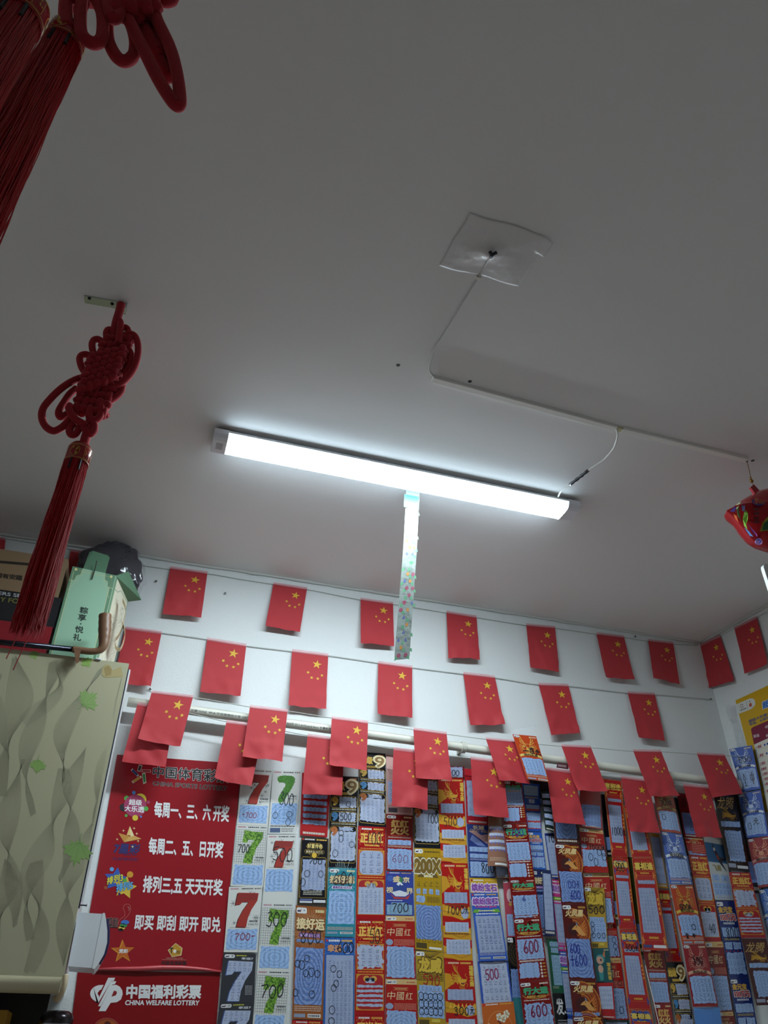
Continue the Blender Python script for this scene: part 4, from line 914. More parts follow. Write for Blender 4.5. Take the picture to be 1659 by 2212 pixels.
string('flag_string', [(290, 1521), (375, 1533), (489, 1559), (572, 1571), (665, 1589), (745, 1601), (850, 1618), (925, 1628), (1017, 1638), (1085, 1648), (1180, 1661), (1240, 1670), (1342, 1679), (1400, 1688), (1476, 1696), (1535, 1703)], 'lowest flag string, looped along the cream pipe', lambda x, y: at(x, y, 2.681))
for (x, y, lb, f) in ((337, 1257, 'small screw in the wall under the first flag of the top string', None), (486, 1283, 'tiny nail in the wall between the first two flags of the top string', None), (1534, 1511, 'nail holding the end of the second flag string', None), (325, 1489, 'nail holding the start of the third flag string', None), (1371, 1376, 'screw with plaster crumbs under the ceiling', None)):
    p = at(x, y, WALL_Y); mb = MB(); mb.lathe(p, (0, -1, 0), [(.002, 0), (.002, .006), (.0045, .006), (.004, .008), (.0001, .0085)], mat('#7d7f80', 'metal'), 10); tag(mb.build('wall_nail'), lb, 'nail')
FRED, FYEL = '#b42a32', '#dcae30'
SX = ((.70, .20, .135, .15), (.47, .365, .052, .5), (.575, .455, .052, .2), (.74, .465, .052, -.1), (.85, .395, .052, -.4))
def flag(c, label, group, seed, curl=.5, hidden=False):
    rnd = random.Random(seed); ph = rnd.uniform(0, 6); am = rnd.uniform(.0015, .004) * (1 + curl); kx = rnd.uniform(1, 2.2)
    nrm = (c[1] - c[0]).cross(c[3] - c[0]).normalized()
    if nrm.dot(EYE - c[0]) < 0: nrm = -nrm
    cr = rnd.uniform(.2, .8)
    def S(u, v, off):
        d = am * v * math.sin(kx * u * math.pi + ph) + .004 * v * mnoise.noise(V((u * 4 + seed, v * 5, seed * 1.7))) * 2 + am * .7 * math.sin(v * 5 + ph) * v
        d += .0022 * max(0, 1 - abs(u - v * cr - .2) * 14) * v + .012 * curl * max(0, v - .72) ** 2 * 8
        return bil(c, u, v) + nrm * (max(d, -.002 * v) + off)
    mb = MB(); mb.slab(S, 14, 20, .0003, mat(FRED, 'cloth')); o = mb.build('paper_flag', None, True); tag(o, label, 'flag', group)
    mb = MB(); mb.grid(lambda u, v: S(u, -.035 + .06 * v, .0012), 8, 2, m_sheer('#d98a92', .6, .4, 'hem_film')); mb.build('taped_hem', o)
    W_, H_ = (c[1] - c[0]).length, (c[3] - c[0]).length
    for k, (u, v, r, rot) in enumerate(SX):
        T = Pad(S, W_, H_, 1, .0006); pts = star5(0, 0, r, rot if k else .12)
        q = [(u + x, v + y * W_ / H_) for x, y in pts]
        m_ = T.mb('s'); cen_ = S(u, v, .0011); P_2 = [S(a, b_, .0009) for a, b_ in q]
        for i in range(10): m_.face([cen_, P_2[i], P_2[(i + 1) % 10]], mat(FYEL, 'ink'))
        m_.build('big_star' if k == 0 else 'small_star', o)
    return o
def wall_quad(q, Y0, Y1): return [at(*q[0], Y0), at(*q[1], Y0), at(*q[2], Y1), at(*q[3], Y1)]
ORD = ['first', 'second', 'third', 'fourth', 'fifth', 'sixth', 'seventh', 'eighth']
FLAGS = {
 'top': (2.742, 2.722, [((367.7, 1226.7), (448, 1238), (434.6, 1334), (351, 1325.6)), ((590.7, 1261), (663, 1272), (648, 1365), (573, 1353)), ((779, 1294.5), (849, 1304), (851.6, 1395.5), (779, 1389.5)),
   ((964.6, 1322.6), (1029.4, 1333), (1036.6, 1425), (969, 1421)), ((1137, 1350), (1199, 1355.7), (1208, 1452), (1146, 1441)), ((1288.6, 1369), (1348, 1376), (1370, 1469), (1308, 1463)), ((1400, 1383.4), (1454.4, 1389.5), (1469, 1478), (1410.7, 1465))]),
 'second': (2.741, 2.722, [((270, 1357), (349, 1367.5), (325.5, 1483.5), (245, 1474)), ((447.5, 1381), (532, 1394.6), (519, 1504.6), (432, 1495)), ((631, 1406), (709, 1416), (703.7, 1533), (623, 1524.5)), ((817, 1431.7), (890.5, 1441.6), (890, 1552), (815, 1543)),
   ((1001, 1455), (1069, 1463), (1090, 1566), (1015, 1567)), ((1163.5, 1478.4), (1228, 1481), (1253, 1583), (1191, 1588)), ((1356, 1496.5), (1414.6, 1500), (1437, 1600), (1379.6, 1593))]),
 'third': (2.664, 2.655, [((327.6, 1495), (417, 1505.5), (389, 1614), (297.5, 1598)), ((540, 1526.6), (621, 1536), (609, 1647), (523, 1635)), ((716.6, 1550.7), (795, 1560.7), (792, 1664.6), (710.5, 1654.7)), ((893, 1575), (965, 1585), (975, 1688.5), (899, 1680)),
   ((1049.6, 1596), (1114, 1602), (1146, 1693), (1079, 1685)), ((1212.6, 1611), (1276.5, 1614), (1312, 1709.5), (1246, 1709.5)), ((1368, 1622), (1428.4, 1623), (1465.7, 1720), (1404.7, 1720)), ((1505.6, 1628.4), (1565.6, 1631.6), (1605.5, 1713.6), (1540, 1723))]),
 'lowest': (2.677, 2.677, [((297, 1520.6), (378, 1532.5), (357, 1659), (263, 1645.6)), ((489, 1559), (572, 1570), (541.5, 1701), (462.7, 1682.5)), ((664.5, 1589), (745, 1600), (737.7, 1719.5), (652.7, 1715)), ((850, 1617.6), (925, 1627), (923.6, 1750), (846, 1741)),
   ((1016.5, 1638), (1085, 1647), (1099.6, 1766.5), (1024, 1761)), ((1180, 1660.7), (1240, 1669), (1264, 1783.6), (1196, 1777)), ((1341.5, 1679), (1400, 1687), (1424.6, 1800), (1360.5, 1797)), ((1476, 1695.7), (1533, 1702), (1560, 1810), (1503.5, 1808))])}
WHEREAS = {'top': 'on the string under the ceiling', 'second': 'on the second string from the ceiling', 'third': 'on the string just above the pipe', 'lowest': 'on the lowest string along the pipe'}
sd = 1
for key, (ya, yb, qs) in FLAGS.items():
    for i, q in enumerate(qs):
        sd += 1
        flag(wall_quad(q, ya, yb), 'red five-star paper flag, %s from the cabinet %s' % (ORD[i], WHEREAS[key]), 'paper flags on the strings', sd, .2 if key in ('top', 'second') else .5)
flag(wall_quad(((153, 1189), (228, 1203), (212, 1300), (130, 1290)), 2.742, 2.738), 'red paper flag mostly hidden behind the green gift box', 'paper flags on the strings', 61)
flag(wall_quad(((-60, 1153), (12, 1165), (2, 1262), (-72, 1250)), 2.742, 2.738), 'red paper flag peeking over the brown shoe box at the picture edge', 'paper flags on the strings', 62)
flag([side(1511, 1395, .009), side(1556, 1374, .009), side(1587, 1472, .016), side(1533, 1486, .016)], 'red paper flag on the narrow wall right in the corner', 'paper flags on the strings', 63)
flag([side(1586.4, 1358, .009), side(1635, 1334, .009), side(1661, 1436, .02), side(1610, 1456, .02)], 'red paper flag on the narrow wall above the yellow poster', 'paper flags on the strings', 64)

# ------------------------------------------------------------------ yellow prize table on the right wall
ZR = (1540, 1440, 6.916)
yc = [side(*p, .002) for p in ((1588.5, 1513), (1689, 1467), (1760, 1790), (1650, 1752))]
yp = MB(); yp.slab(lambda u, v, off: bil(yc, u, v) + RNORM * off, 4, 6, .0012, mat('#d2a51c', 'gloss')); yo = yp.build('prize_poster'); tag(yo, 'yellow prize table poster on the narrow wall past the corner', 'poster')
Q = Pad(lambda a, b_, off: side(*px(ZR, a, b_), .0026 + off), 1, 1, 1, .0001)
Q.poly('logo_label', [(345, 565), (540, 480), (590, 472), (625, 500), (636, 560), (605, 610), (560, 640), (390, 705)], '#d9d9d2', 1)
for a in range(5): Q.line('logo_label', [(432 + 12 * math.cos(a * 1.257), 588 + 14 * math.sin(a * 1.257)), (432 + 32 * math.cos(a * 1.257 + .3), 588 + 36 * math.sin(a * 1.257 + .3))], 9, ('#8f2230', '#20242c', '#5a6a30')[a % 3], 2)
Q.text('logo_label', '中国体育彩票', 0, 0, 1, 1, '#22262e', 2, .02, quad=[(400, 645), (497, 610), (500, 632), (404, 668)]); Q.line('logo_label', [(495, 520), (520, 632)], 4, '#3a3c40', 2); Q.ell('logo_label', 560, 570, 22, 30, '#b5483a', 2); Q.ell('logo_label', 548, 555, 10, 10, '#d2a51c', 3); Q.poly('logo_label', [(540, 512), (556, 512), (550, 535)], '#242428', 2); Q.poly('logo_label', [(580, 590), (598, 600), (588, 608)], '#242428', 2)
Q.text('blue_lettering', '超级', 0, 0, 1, 1, '#2f6fc0', 3, .05, quad=[(735, 535), (930, 455), (945, 550), (752, 632)]); Q.text('blue_lettering_outline', '超级', 0, 0, 1, 1, '#d9e2ea', 2, .11, quad=[(733, 533), (932, 453), (947, 552), (750, 634)])
Q.text('blue_lettering', '超级大乐透“35选5+12选2”', 0, 0, 1, 1, '#2b4f8c', 2, .02, quad=[(528, 800), (1150, 560), (1158, 600), (540, 842)]); Q.text('blue_lettering', '号码，从前区01-12选中', 0, 0, 1, 1, '#2b4f8c', 2, .02, quad=[(540, 850), (1060, 650), (1068, 690), (552, 890)])
Q.poly('table_print', [(568, 935), (590, 908), (1200, 640), (1240, 880), (614, 1165)], '#7c1f3c', 1); Q.poly('table_print', [(614, 1165), (1240, 880), (1500, 2060), (856, 2330)], '#dcd9cc', 1)
Q.text('table_print', '奖级', 0, 0, 1, 1, '#d9c7cc', 3, .02, quad=[(602, 1020), (690, 1000), (696, 1045), (610, 1068)]); Q.text('table_print', '中奖条件', 0, 0, 1, 1, '#d9c7cc', 3, .02, quad=[(778, 885), (1000, 785), (1008, 830), (786, 935)]); Q.text('table_print', '前区', 0, 0, 1, 1, '#d9c7cc', 3, .02, quad=[(788, 1018), (880, 978), (888, 1018), (796, 1056)])
for i, (nm, X, Y) in enumerate((('一等奖', 642, 1190), ('二等奖', 672, 1318), ('三等奖', 700, 1438), ('四等奖', 718, 1518), ('五等奖', 735, 1592), ('六等奖', 752, 1668), ('七等奖', 764, 1742), ('八等奖', 778, 1850))):
    Q.text('table_print', nm, 0, 0, 1, 1, '#a02a4c', 3, .03, quad=[(X, Y), (X + 80, Y - 26), (X + 86, Y + 18), (X + 6, Y + 44)])
    Q.line('table_print', [(X - 8, Y + 66), (X + 600, Y - 190)], 2.5, '#a9a698', 2)
    for j in range(5): Q.ell('table_print', X + 132 + j * 40, Y - 22 - j * 16, 13, 17, '#2748a0', 3, 12)
for k in list(Q.parts): Q.parts[k].build(k, yo)
tr = MB(); pth = [side(1569 + 3 * k, 1529, .004 + .0) for k in range(2)]
tc4 = [side(*px(ZR, *p), .003) for p in ((195, 610), (335, 575), (375, 800), (255, 820))]
tr.grid(lambda u, v: bil(tc4, u, v) + RNORM * (.002 + .02 * math.sin(u * math.pi)), 12, 4, m_sheer('#d9dde0', .4, .06, 'clear_tape')); to = tr.build('clear_tape', None, True); tag(to, 'curled piece of clear tape beside the yellow poster', 'tape')
tc5 = [side(*px(ZR, *p), .004) for p in ((270, 815), (378, 800), (500, 1190), (372, 1240))]
tr = MB(); tr.grid(lambda u, v: bil(tc5, u, v) + RNORM * (.002 + .006 * mnoise.noise(V((u * 3, v * 6, 1)))), 6, 12, m_sheer('#d9dde0', .3, .06, 'clear_tape')); to = tr.build('clear_tape', None, True); tag(to, 'crinkled clear tape tail above the blue dragon ticket', 'tape')

# ------------------------------------------------------------------ scratch cards
def pill(T, a0=.03, b0=.018, w=.34, h=.055, col='#e3e4e4'):
    P_4 = 'corner_logo'; T.rrect(P_4, a0, b0, a0 + w, b0 + h, .05, col, 2); T.rect(P_4, a0 + .03, b0 + h * .45, a0 + w * .42, b0 + h * .75, '#3a2a4a', 3)
    T.rect(P_4, a0 + w * .4, b0 + h * .25, a0 + w * .46, b0 + h * .55, '#b02a4a', 3); T.ell(P_4, a0 + w * .75, b0 + h * .45, .03, .03 * T.w / T.h, '#9a9ca2', 3, 8)
def price(T, col='#e9d9a0', b=.03): T.fine('print', .66, b, .95, b + .03, 1, col, 2, .9)
def wel(T, col='#e6e2e2'):
    T.ell('print', .07, .03, .035, .035 * T.w / T.h, '#c4202c', 2, 8); T.fine('print', .13, .02, .5, .042, 1, col, 2, .9); T.fine('print', .56, .02, .93, .042, 1, '#e0b050', 2, .9)
def foot(T, col='#e4e4e4', b=.95, txt='#c9b0a0'):
    T.rect('print', .5, b, .93, b + .03, col, 2); T.fine('print', .53, b + .008, .9, b + .024, 1, '#4a4a54', 3, .9); T.fine('print', .06, b - .065, .94, b - .015, 3, txt, 2)
    T.rect('print', .06, b, .42, b + .03, '#8f9ab4', 2)
SEVEN = [(.16, .0), (.98, .02), (.95, .24), (.74, .5), (.62, .75), (.58, 1.0), (.2, .99), (.26, .76), (.42, .5), (.62, .27), (.36, .27), (.3, .34), (.1, .36)]
def seven(a0, b0, a1, b1): return [(a0 + (a1 - a0) * x, b0 + (b1 - b0) * y) for x, y in SEVEN]
def inside(p, poly):
    x, y = p; c = False
    for i in range(len(poly)):
        (x1, y1), (x2, y2) = poly[i], poly[i - 1]
        if (y1 > y) != (y2 > y) and x < (x2 - x1) * (y - y1) / (y2 - y1) + x1: c = not c
    return c
def head7(T):
    T.fine('print', .05, .025, .3, .045, 1, '#b05a72', 2, .9); T.fine('print', .38, .025, .74, .045, 1, '#2c2c30', 2, .9); T.fine('print', .78, .025, .97, .045, 1, '#2c2c30', 2, .9)
def d_red7(T, pb=.66, pe=.96, mk='bright', **k):
    head7(T); k_ = T.w / T.h
    for i in range(15):
        a, b_, r = random.uniform(.08, .94), random.uniform(.1, pb - .06), random.uniform(.05, .1)
        for j in range(3):
            t = j * math.pi / 3; T.line('print', [(a - r * math.cos(t), b_ - r * k_ * math.sin(t)), (a + r * math.cos(t), b_ + r * k_ * math.sin(t))], .001, '#4a4c50', 1)
    top, bt = .095, pb - .03; p = seven(.16, top, .92, bt)
    T.poly('big_numeral', [(x - .03, y + .012) for x, y in p], '#4a1210', 2); T.poly('big_numeral', p, '#a32a1c', 3)
    q_ = bt - top; T.poly('big_numeral', [(.28, top + .02 * q_), (.88, top + .03 * q_), (.86, top + .22 * q_), (.42, top + .25 * q_), (.34, top + .30 * q_), (.24, top + .31 * q_)], '#8c231b', 4)
    T.text('print', '100万', .66, bt - .06, .96, bt - .025, '#33343a', 2, .0); T.fine('print', .68, bt - .105, .94, bt - .07, 1, '#44464c', 2, .8); T.rect('print', .12, bt + .002, .7, bt + .008, '#8a8a8a', 1)
    T.scratch(.05, pb, .95, pe, 5, 5, mk)
def d_green7(T, pb=.66, pe=.97, **k):
    head7(T)
    for i in range(14): T.line('print', [(.03 + i * .072, .075), (.03 + i * .072, pb - .01)], .0008, '#6d7070', 1)
    n = int(14 * T.h / T.w * (pb - .08))
    for i in range(n): b_ = .08 + (pb - .09) * i / n; T.line('print', [(.02, b_), (.98, b_ + .004 * (i % 2))], .0008, '#6d7070', 1)
    p = seven(.16, .10, .9, pb - .03); T.poly('big_numeral', p, '#3f6a18', 2); k_ = T.w / T.h; c = 0; rn = random.Random(4)
    while c < 170:
        a, b_ = rn.uniform(.15, .92), rn.uniform(.1, pb - .02)
        if inside((a, b_), p): T.ell('big_numeral', a, b_, .027, .027 * k_, rn.choice(('#76a632', '#6a9a2a', '#83b33e', '#5c8a24')), 3 + c * .012, 8); c += 1
    T.text('print', '100万', .68, pb - .095, .97, pb - .06, '#33343a', 2, 0); T.fine('print', .7, pb - .14, .95, pb - .105, 1, '#44464c', 2, .8)
    T.scratch(.05, pb, .95, pe, 5, 5, 'bright')
def d_fuzzy7(T, **k):
    head7(T); p = [(q.x, q.y) for q in smooth_path([(x, y, 0) for x, y in ((.24, .1), (.5, .085), (.74, .1), (.8, .17), (.72, .28), (.6, .38), (.5, .47), (.44, .5), (.32, .52), (.26, .47), (.34, .37), (.48, .25), (.42, .2), (.28, .2), (.19, .16))], 4, True)]
    T.poly('big_numeral', p, '#3f7a1c', 2); rn = random.Random(6); k_ = T.w / T.h; c = 0
    while c < 260:
        a, b_ = rn.uniform(.15, .85), rn.uniform(.08, .54)
        if inside((a, b_), p):
            t = rn.uniform(0, 6.3); r = .05; T.line('big_numeral', [(a, b_), (a + r * math.cos(t), b_ + r * k_ * math.sin(t))], .0011, rn.choice(('#5a9a2c', '#2f6414', '#4a8a22')), 3 + c * .01); c += 1
    T.text('print', '100万', .64, .44, .94, .47, '#33343a', 2, 0); T.fine('print', .66, .405, .92, .43, 1, '#44464c', 2, .8)
    T.scratch(.06, .53, .96, .86, 5, 5, 'bright'); T.fine('print', .05, .875, .95, .895, 1, '#55575a', 2, .8); T.rect('print', .05, .91, .42, .98, '#4a5a80', 2); T.fine('print', .46, .91, .9, .98, 3, '#66686c', 2)
def d_dark7(T, **k):
    pill(T, .04, .02, .32, .075); T.fine('print', .4, .03, .72, .055, 1, '#c9c43a', 2, .9); T.text('print', '幸运7', .56, .075, .92, .125, '#dfe2e8', 2, .02)
    p = seven(.04, .15, .94, .97)
    T.poly('print', [(x - .03, y + .012) for x, y in p], '#3f5a9a', 2); T.mb('scratch_panel').face([T.P(a, b_, 3 * T.lift) for a, b_ in p], m_panel('silver'), [(a, 1 - b_) for a, b_ in p])
    T.marks('scratch_panel', .14, .16, .9, .38, 2, 5, 4); T.marks('scratch_panel', .4, .42, .72, .55, 1, 2, 4); T.marks('scratch_panel', .28, .56, .62, .95, 3, 2, 4); T.fine('print', .72, .66, .93, .86, 7, '#a9aab0', 2)
def d_caifu(T, **k):
    wel(T); G_ = '#d0a83e'
    T.line('print', [(.2, .14), (.3, .085), (.7, .085), (.8, .14), (.7, .19), (.3, .19)], .0012, G_, 2, True); T.text('title_lettering', '财富传奇', .24, .095, .78, .165, '#e6cd7a', 3, .03)
    T.text('print', '最高奖金100万元', .2, .2, .8, .235, '#d9c9a0', 2, .02); T.line('print', [(.14, .215), (.18, .19), (.82, .19), (.86, .215), (.82, .245), (.18, .245)], .0008, G_, 2, True)
    T.ell('print', .5, .27, .09, .09 * T.w / T.h, '#e0b63a', 3); T.line('print', [(.32, .25), (.42, .3), (.1, .3), (.06, .33), (.06, .9), (.94, .9), (.94, .33), (.9, .3), (.58, .3), (.68, .25)], .0012, G_, 2)
    T.scratch(.1, .335, .9, .79, 9, 5, 'grey', .02); T.fine('print', .18, .80, .82, .87, 3, '#c9c4b4', 2); T.frame('print', .02, .01, .98, .99, .0012, '#8a7434', 1)
    T.rect('print', .08, .915, .5, .945, '#5a6490', 2); T.rect('print', .08, .95, .5, .975, '#d9dae0', 2); T.rect('print', .54, .93, .95, .97, '#d9dae0', 2)
def d_haoyun(T, c2='#c9a878', ray_='#d9a47a', **k):
    pill(T); price(T)
    for i in range(34):
        t = math.pi * (i / 33) + random.uniform(-.03, .03); r = random.uniform(.4, .62)
        T.line('print', [(.5 + .3 * math.cos(t), .2 - .3 * math.sin(t) * T.w / T.h), (.5 + r * 1.0 * math.cos(t), .2 - r * math.sin(t) * T.w / T.h * .9)], .0008, ray_, 1)
        T.line('print', [(.5 + .3 * math.cos(t), .24 + .2 * math.sin(t) * T.w / T.h), (.5 + r * math.cos(t), .24 + r * .8 * math.sin(t) * T.w / T.h)], .0007, ray_, 1)
    T.poly('print', [(.05, .215), (.3, .20), (.7, .20), (.95, .215), (.9, .24), (.5, .228), (.1, .24)], '#4a2a14', 2)
    T.text('title_lettering_outline', '接好运', .05, .115, .96, .215, '#4a2c18', 3, .08); T.text('title_lettering', '接好运', .05, .115, .96, .215, '#ecd3a0', 4, .045)
    T.text('print', '最高奖金100万元', .18, .255, .82, .285, '#d9b8ea', 3, .03); T.rrect('print', .14, .25, .86, .29, .03, '#6a3a84', 2)
    if k.get('two', 1): T.scratch(.06, .31, .94, .335, 1, 4, 'navy', .012); T.marks('print', .06, .335, .94, .36, 1, 5, 2, '#3a2a14')
    T.scratch(.05, .385, .95, .88, 8, 5, 'navy', .012); foot(T, b=.955)
def d_teal(T, **k):
    d_h = dict(k); pill(T); price(T)
    for i in range(40):
        t = 2 * math.pi * i / 40; r = random.uniform(.5, .75); T.line('print', [(.5 + .32 * math.cos(t), .19 + .32 * math.sin(t) * T.w / T.h), (.5 + r * math.cos(t) * .7, .19 + r * math.sin(t) * T.w / T.h)], .0008, '#bfe0e6', 1)
    T.poly('print', [(.04, .15), (.4, .10), (.96, .13), (.9, .22), (.55, .25), (.08, .24)], '#5a3c28', 2); T.text('title_lettering', '接好运', .06, .12, .94, .225, '#e0c89c', 4, .05)
    T.rrect('print', .14, .27, .86, .315, .03, '#d6cfe6', 2); T.text('print', '最高奖金100万元', .18, .275, .82, .31, '#6a2a84', 3, .03)
    T.scratch(.06, .345, .96, .82, 6, 5, 'bright', .012); foot(T, b=.93)
def d_blue(T, **k):
    wel(T); 
    for i in range(18): t = 2 * math.pi * i / 18; T.line('print', [(.5, .11), (.5 + .6 * math.cos(t), .11 + .16 * math.sin(t))], .0009, '#4a8ad0', 1)
    T.text('title_lettering_outline', '幸运', .1, .07, .55, .14, '#2a3c80', 2, .08); T.text('title_lettering', '幸运', .1, .07, .55, .14, '#d99a6a', 3, .05); T.ring('print', .76, .11, .13, .13 * T.w / T.h, .002, '#c9c4d8', 2)
    T.scratch(.06, .17, .97, .95, k.get('rows', 15), 6, 'grey', .004)
def d_black9(T, w=1, **k):
    G_ = '#c9a244'; T.fine('print', .7, .02, .95, .035, 1, '#c96a3a', 2, .9)
    T.text('title_lettering', '超级', .04, .06, .5, .16, '#d9b24a', 2, .06); T.text('title_lettering', '9', .58, .045, .95, .2, '#e9dcae', 3, .09); T.text('title_lettering', '9', .60, .055, .94, .19, '#8d6a3a', 4, .02)
    T.poly('print', [(.2, .185), (.6, .185), (.66, .2), (.6, .215), (.2, .215)], '#c9a244', 2)
    for (b0, b1, c) in ((.235, .365, '#c9a244'), (.405, .525, '#4a8ac0'), (.565, .955, '#b5652a')):
        T.line('print', [(.08, b0), (.92, b0), (.98, b0 + .025), (.98, b1 - .025), (.92, b1), (.08, b1), (.02, b1 - .025), (.02, b0 + .025)], .0014, G_, 2, True); T.text('print', '9', .07, b0 + .015, .26, b0 + .1, c, 3, .07)
    T.fine('print', .05, .375, .95, .392, 1, '#a9a490', 2, .8); T.fine('print', .05, .535, .95, .552, 1, '#a9a490', 2, .8)
    T.scratch(.32, .242, .94, .358, 2, 4, 'silver', .03); T.scratch(.32, .412, .94, .518, 2, 4, 'silver', .03); T.scratch(.34, .575, .84, .62, 1, 3, 'silver', .03); T.scratch(.06, .62, .95, .93, 6, 5, 'silver', .025)
def d_zhengdang(T, lines=0, **k):
    wel(T); Y_ = '#e0a62c'
    for i in range(150):
        a, b_ = random.uniform(.03, .97), random.uniform(.045, .225); t = math.atan2(b_ - .13, a - .5) + 1
        T.line('print', [(a, b_), (a + .025 * math.cos(t), b_ + .012 * math.sin(t))], .0012, Y_, 1)
    T.text('title_lettering_outline', '正当红', .1, .08, .9, .185, '#c4402a', 2, .09); T.text('title_lettering', '正当红', .1, .08, .9, .185, '#edc158', 3, .05); T.fine('print', .25, .205, .78, .225, 1, '#e6b24a', 3, .9); T.fine('print', .1, .245, .9, .255, 1, '#d9943a', 2, .9)
    for b0, b1 in ((.265, .545), (.585, .955)):
        T.rect('print', .04, b0, .96, b1, '#c98a28', 1); T.rrect('print', .06, b0 + .01, .94, b1 - .01, .16, '#a8141c', 2)
    if lines: T.scratch(.08, .285, .92, .525, 3, 3, 'silver', .05)
    else: T.mb('scratch_panel').face([T.P(a, b_, 3 * T.lift) for a, b_ in T.rr(.08, .275, .92, .535, .16)], m_panel('silver')); T.marks('scratch_panel', .12, .285, .88, .525, 3, 3, 4)
    for s_2 in (.38, .62): T.ell('print', s_2, .635, .11, .03, '#d9a23c', 3)
    T.scratch(.34, .625, .66, .675, 1, 2, 'silver', .02)
    if lines:
        for i in range(5): T.scratch(.06, .70 + i * .048, .94, .725 + i * .048, 1, 5, 'silver', .012)
    else: T.scratch(.07, .67, .93, .95, 5, 5, 'silver', .006)
    T.fine('print', .08, .558, .92, .572, 1, '#d98a3a', 2, .9)
def d_pink(T, **k):
    for i in range(9): a, b_ = random.uniform(.1, .9), random.uniform(.1, .5); T.ring('print', a, b_, .12, .06, .0008, '#8a6f72', 1, 12)
    T.scratch(.05, .45, .95, .82, 4, 5, 'grey', .02); T.fine('print', .05, .86, .95, .97, 4, '#8a5a5c', 2); T.rect('print', .06, .9, .4, .97, '#3a3640', 3)
def d_honghuo(T, **k):
    pill(T); price(T); T.text('title_lettering', '红红', .2, .10, .82, .225, '#d9a85a', 3, .06); T.text('title_lettering', '火火', .18, .235, .84, .36, '#e0b56a', 3, .06)
    T.fine('print', .2, .375, .8, .39, 1, '#c4402a', 2, .9); T.fine('print', .08, .405, .92, .43, 2, '#d9c4b4', 2); T.scratch(.07, .46, .93, .55, 1, 4, 'blue', .008); T.fine('print', .06, .565, .94, .6, 2, '#c9b0a0', 2); T.scratch(.05, .62, .95, .98, 5, 5, 'blue', .015)
def d_shengjing(T, **k):
    wel(T); T.poly('print', [(.1, .45), (.3, .32), (.5, .22), (.72, .33), (.92, .46), (.6, .52), (.3, .52)], '#24408c', 1); T.poly('print', [(.38, .29), (.5, .22), (.63, .3), (.57, .32), (.52, .29), (.46, .33)], '#dfe4ea', 2)
    T.poly('print', [(.2, .48), (.5, .43), (.85, .5), (.7, .57), (.35, .57)], '#d9dce6', 2); T.poly('print', [(.15, .5), (.3, .58), (.7, .6), (.88, .52), (.8, .63), (.3, .63)], '#b5382c', 2); T.poly('print', [(.5, .1), (.62, .16), (.58, .3), (.45, .24)], '#3a7a48', 1); T.ell('print', .16, .16, .12, .07, '#3a5aa8', 1); T.poly('print', [(.4, .08), (.5, .12), (.44, .2), (.36, .16)], '#c9482c', 2)
    for ch, a, b_ in (('盛', .26, .11), ('京', .62, .12), ('视', .02, .36), ('界', .74, .38)): T.text('title_lettering', ch, a, b_, a + .24, b_ + .13, '#e6d2a0', 4, .03)
    T.fine('print', .06, .655, .6, .675, 1, '#c9cce0', 2, .9); T.scratch(.04, .76, .94, .98, 2, 5, 'teal', .006); T.scratch(.2, .71, .76, .76, 1, 4, 'teal', .004)
def d_zhongguohong(T, pb=.5, pe=.98, **k):
    T.rect('print', 0, 0, 1, .085, '#d2ae74', 1); pill(T, .03, .02, .34, .055); T.fine('print', .68, .04, .95, .06, 1, '#b0382c', 2, .9)
    T.frame('print', .25, .135, .72, .175, .0008, '#d9a86a', 2); T.fine('print', .3, .147, .68, .163, 1, '#d9a86a', 2, .9)
    T.text('title_lettering', '中', .06, .20, .30, .325, '#e6cfa0', 3, -.005, .12); T.text('title_lettering', '國', .36, .205, .58, .33, '#e6cfa0', 3, -.005, .12); T.text('title_lettering', '红', .64, .21, .86, .32, '#e6cfa0', 3, -.005, .12)
    T.fine('print', .28, .385, .97, pb - .012, 5, '#d98a78', 2, .4); T.ell('print', .13, pb - .07, .12, .05, '#8fa0c0', 2)
    T.scratch(.04, pb, .96, pe, 6, 5, 'blue', .02)
def d_200x(T, **k):
    for i in range(9): T.line('print', [(.05 + i * .112, 0), (.05 + i * .112, 1)], .0012, '#8a6a14', 1)
    pill(T, .02, .01, .3, .045); T.fine('print', .38, .03, .95, .045, 1, '#4a3a10', 2, .9)
    T.poly('print', [(.12, .09), (.36, .09), (.5, .16), (.64, .09), (.9, .09), (.66, .19), (.9, .3), (.64, .3), (.5, .23), (.36, .3), (.1, .3), (.34, .19)], '#6a5010', 2)
    T.text('title_lettering_outline', '200X', .01, .115, .99, .255, '#e6e2cc', 3, .10); T.text('title_lettering', '200X', .02, .12, .98, .25, '#7a5c14', 4, .07); T.fine('print', .35, .275, .68, .3, 1, '#f0e8c0', 3, .9)
    T.marks('print', .05, .33, .95, .40, 1, 4, 2, '#3a2c08')
    for i in range(4): T.scratch(.07 + i * .235, .415, .21 + i * .235, .465, 1, 1, 'blue', .02)
    T.scratch(.05, .485, .38, .55, 1, 1, 'blue', .02); T.fine('print', .43, .49, .92, .55, 5, '#4a3c14', 2); T.scratch(.04, .575, .96, .9, 7, 5, 'navy', .02)
    for i in range(5): T.ring('print', .12 + .19 * i, .905, .06, .06 * T.w / T.h, .001, '#4a3c14', 5, 12)
    T.rect('print', .04, .935, .42, .985, '#4a3c14', 2); T.rect('print', .5, .965, .95, .985, '#e4e4dc', 2)
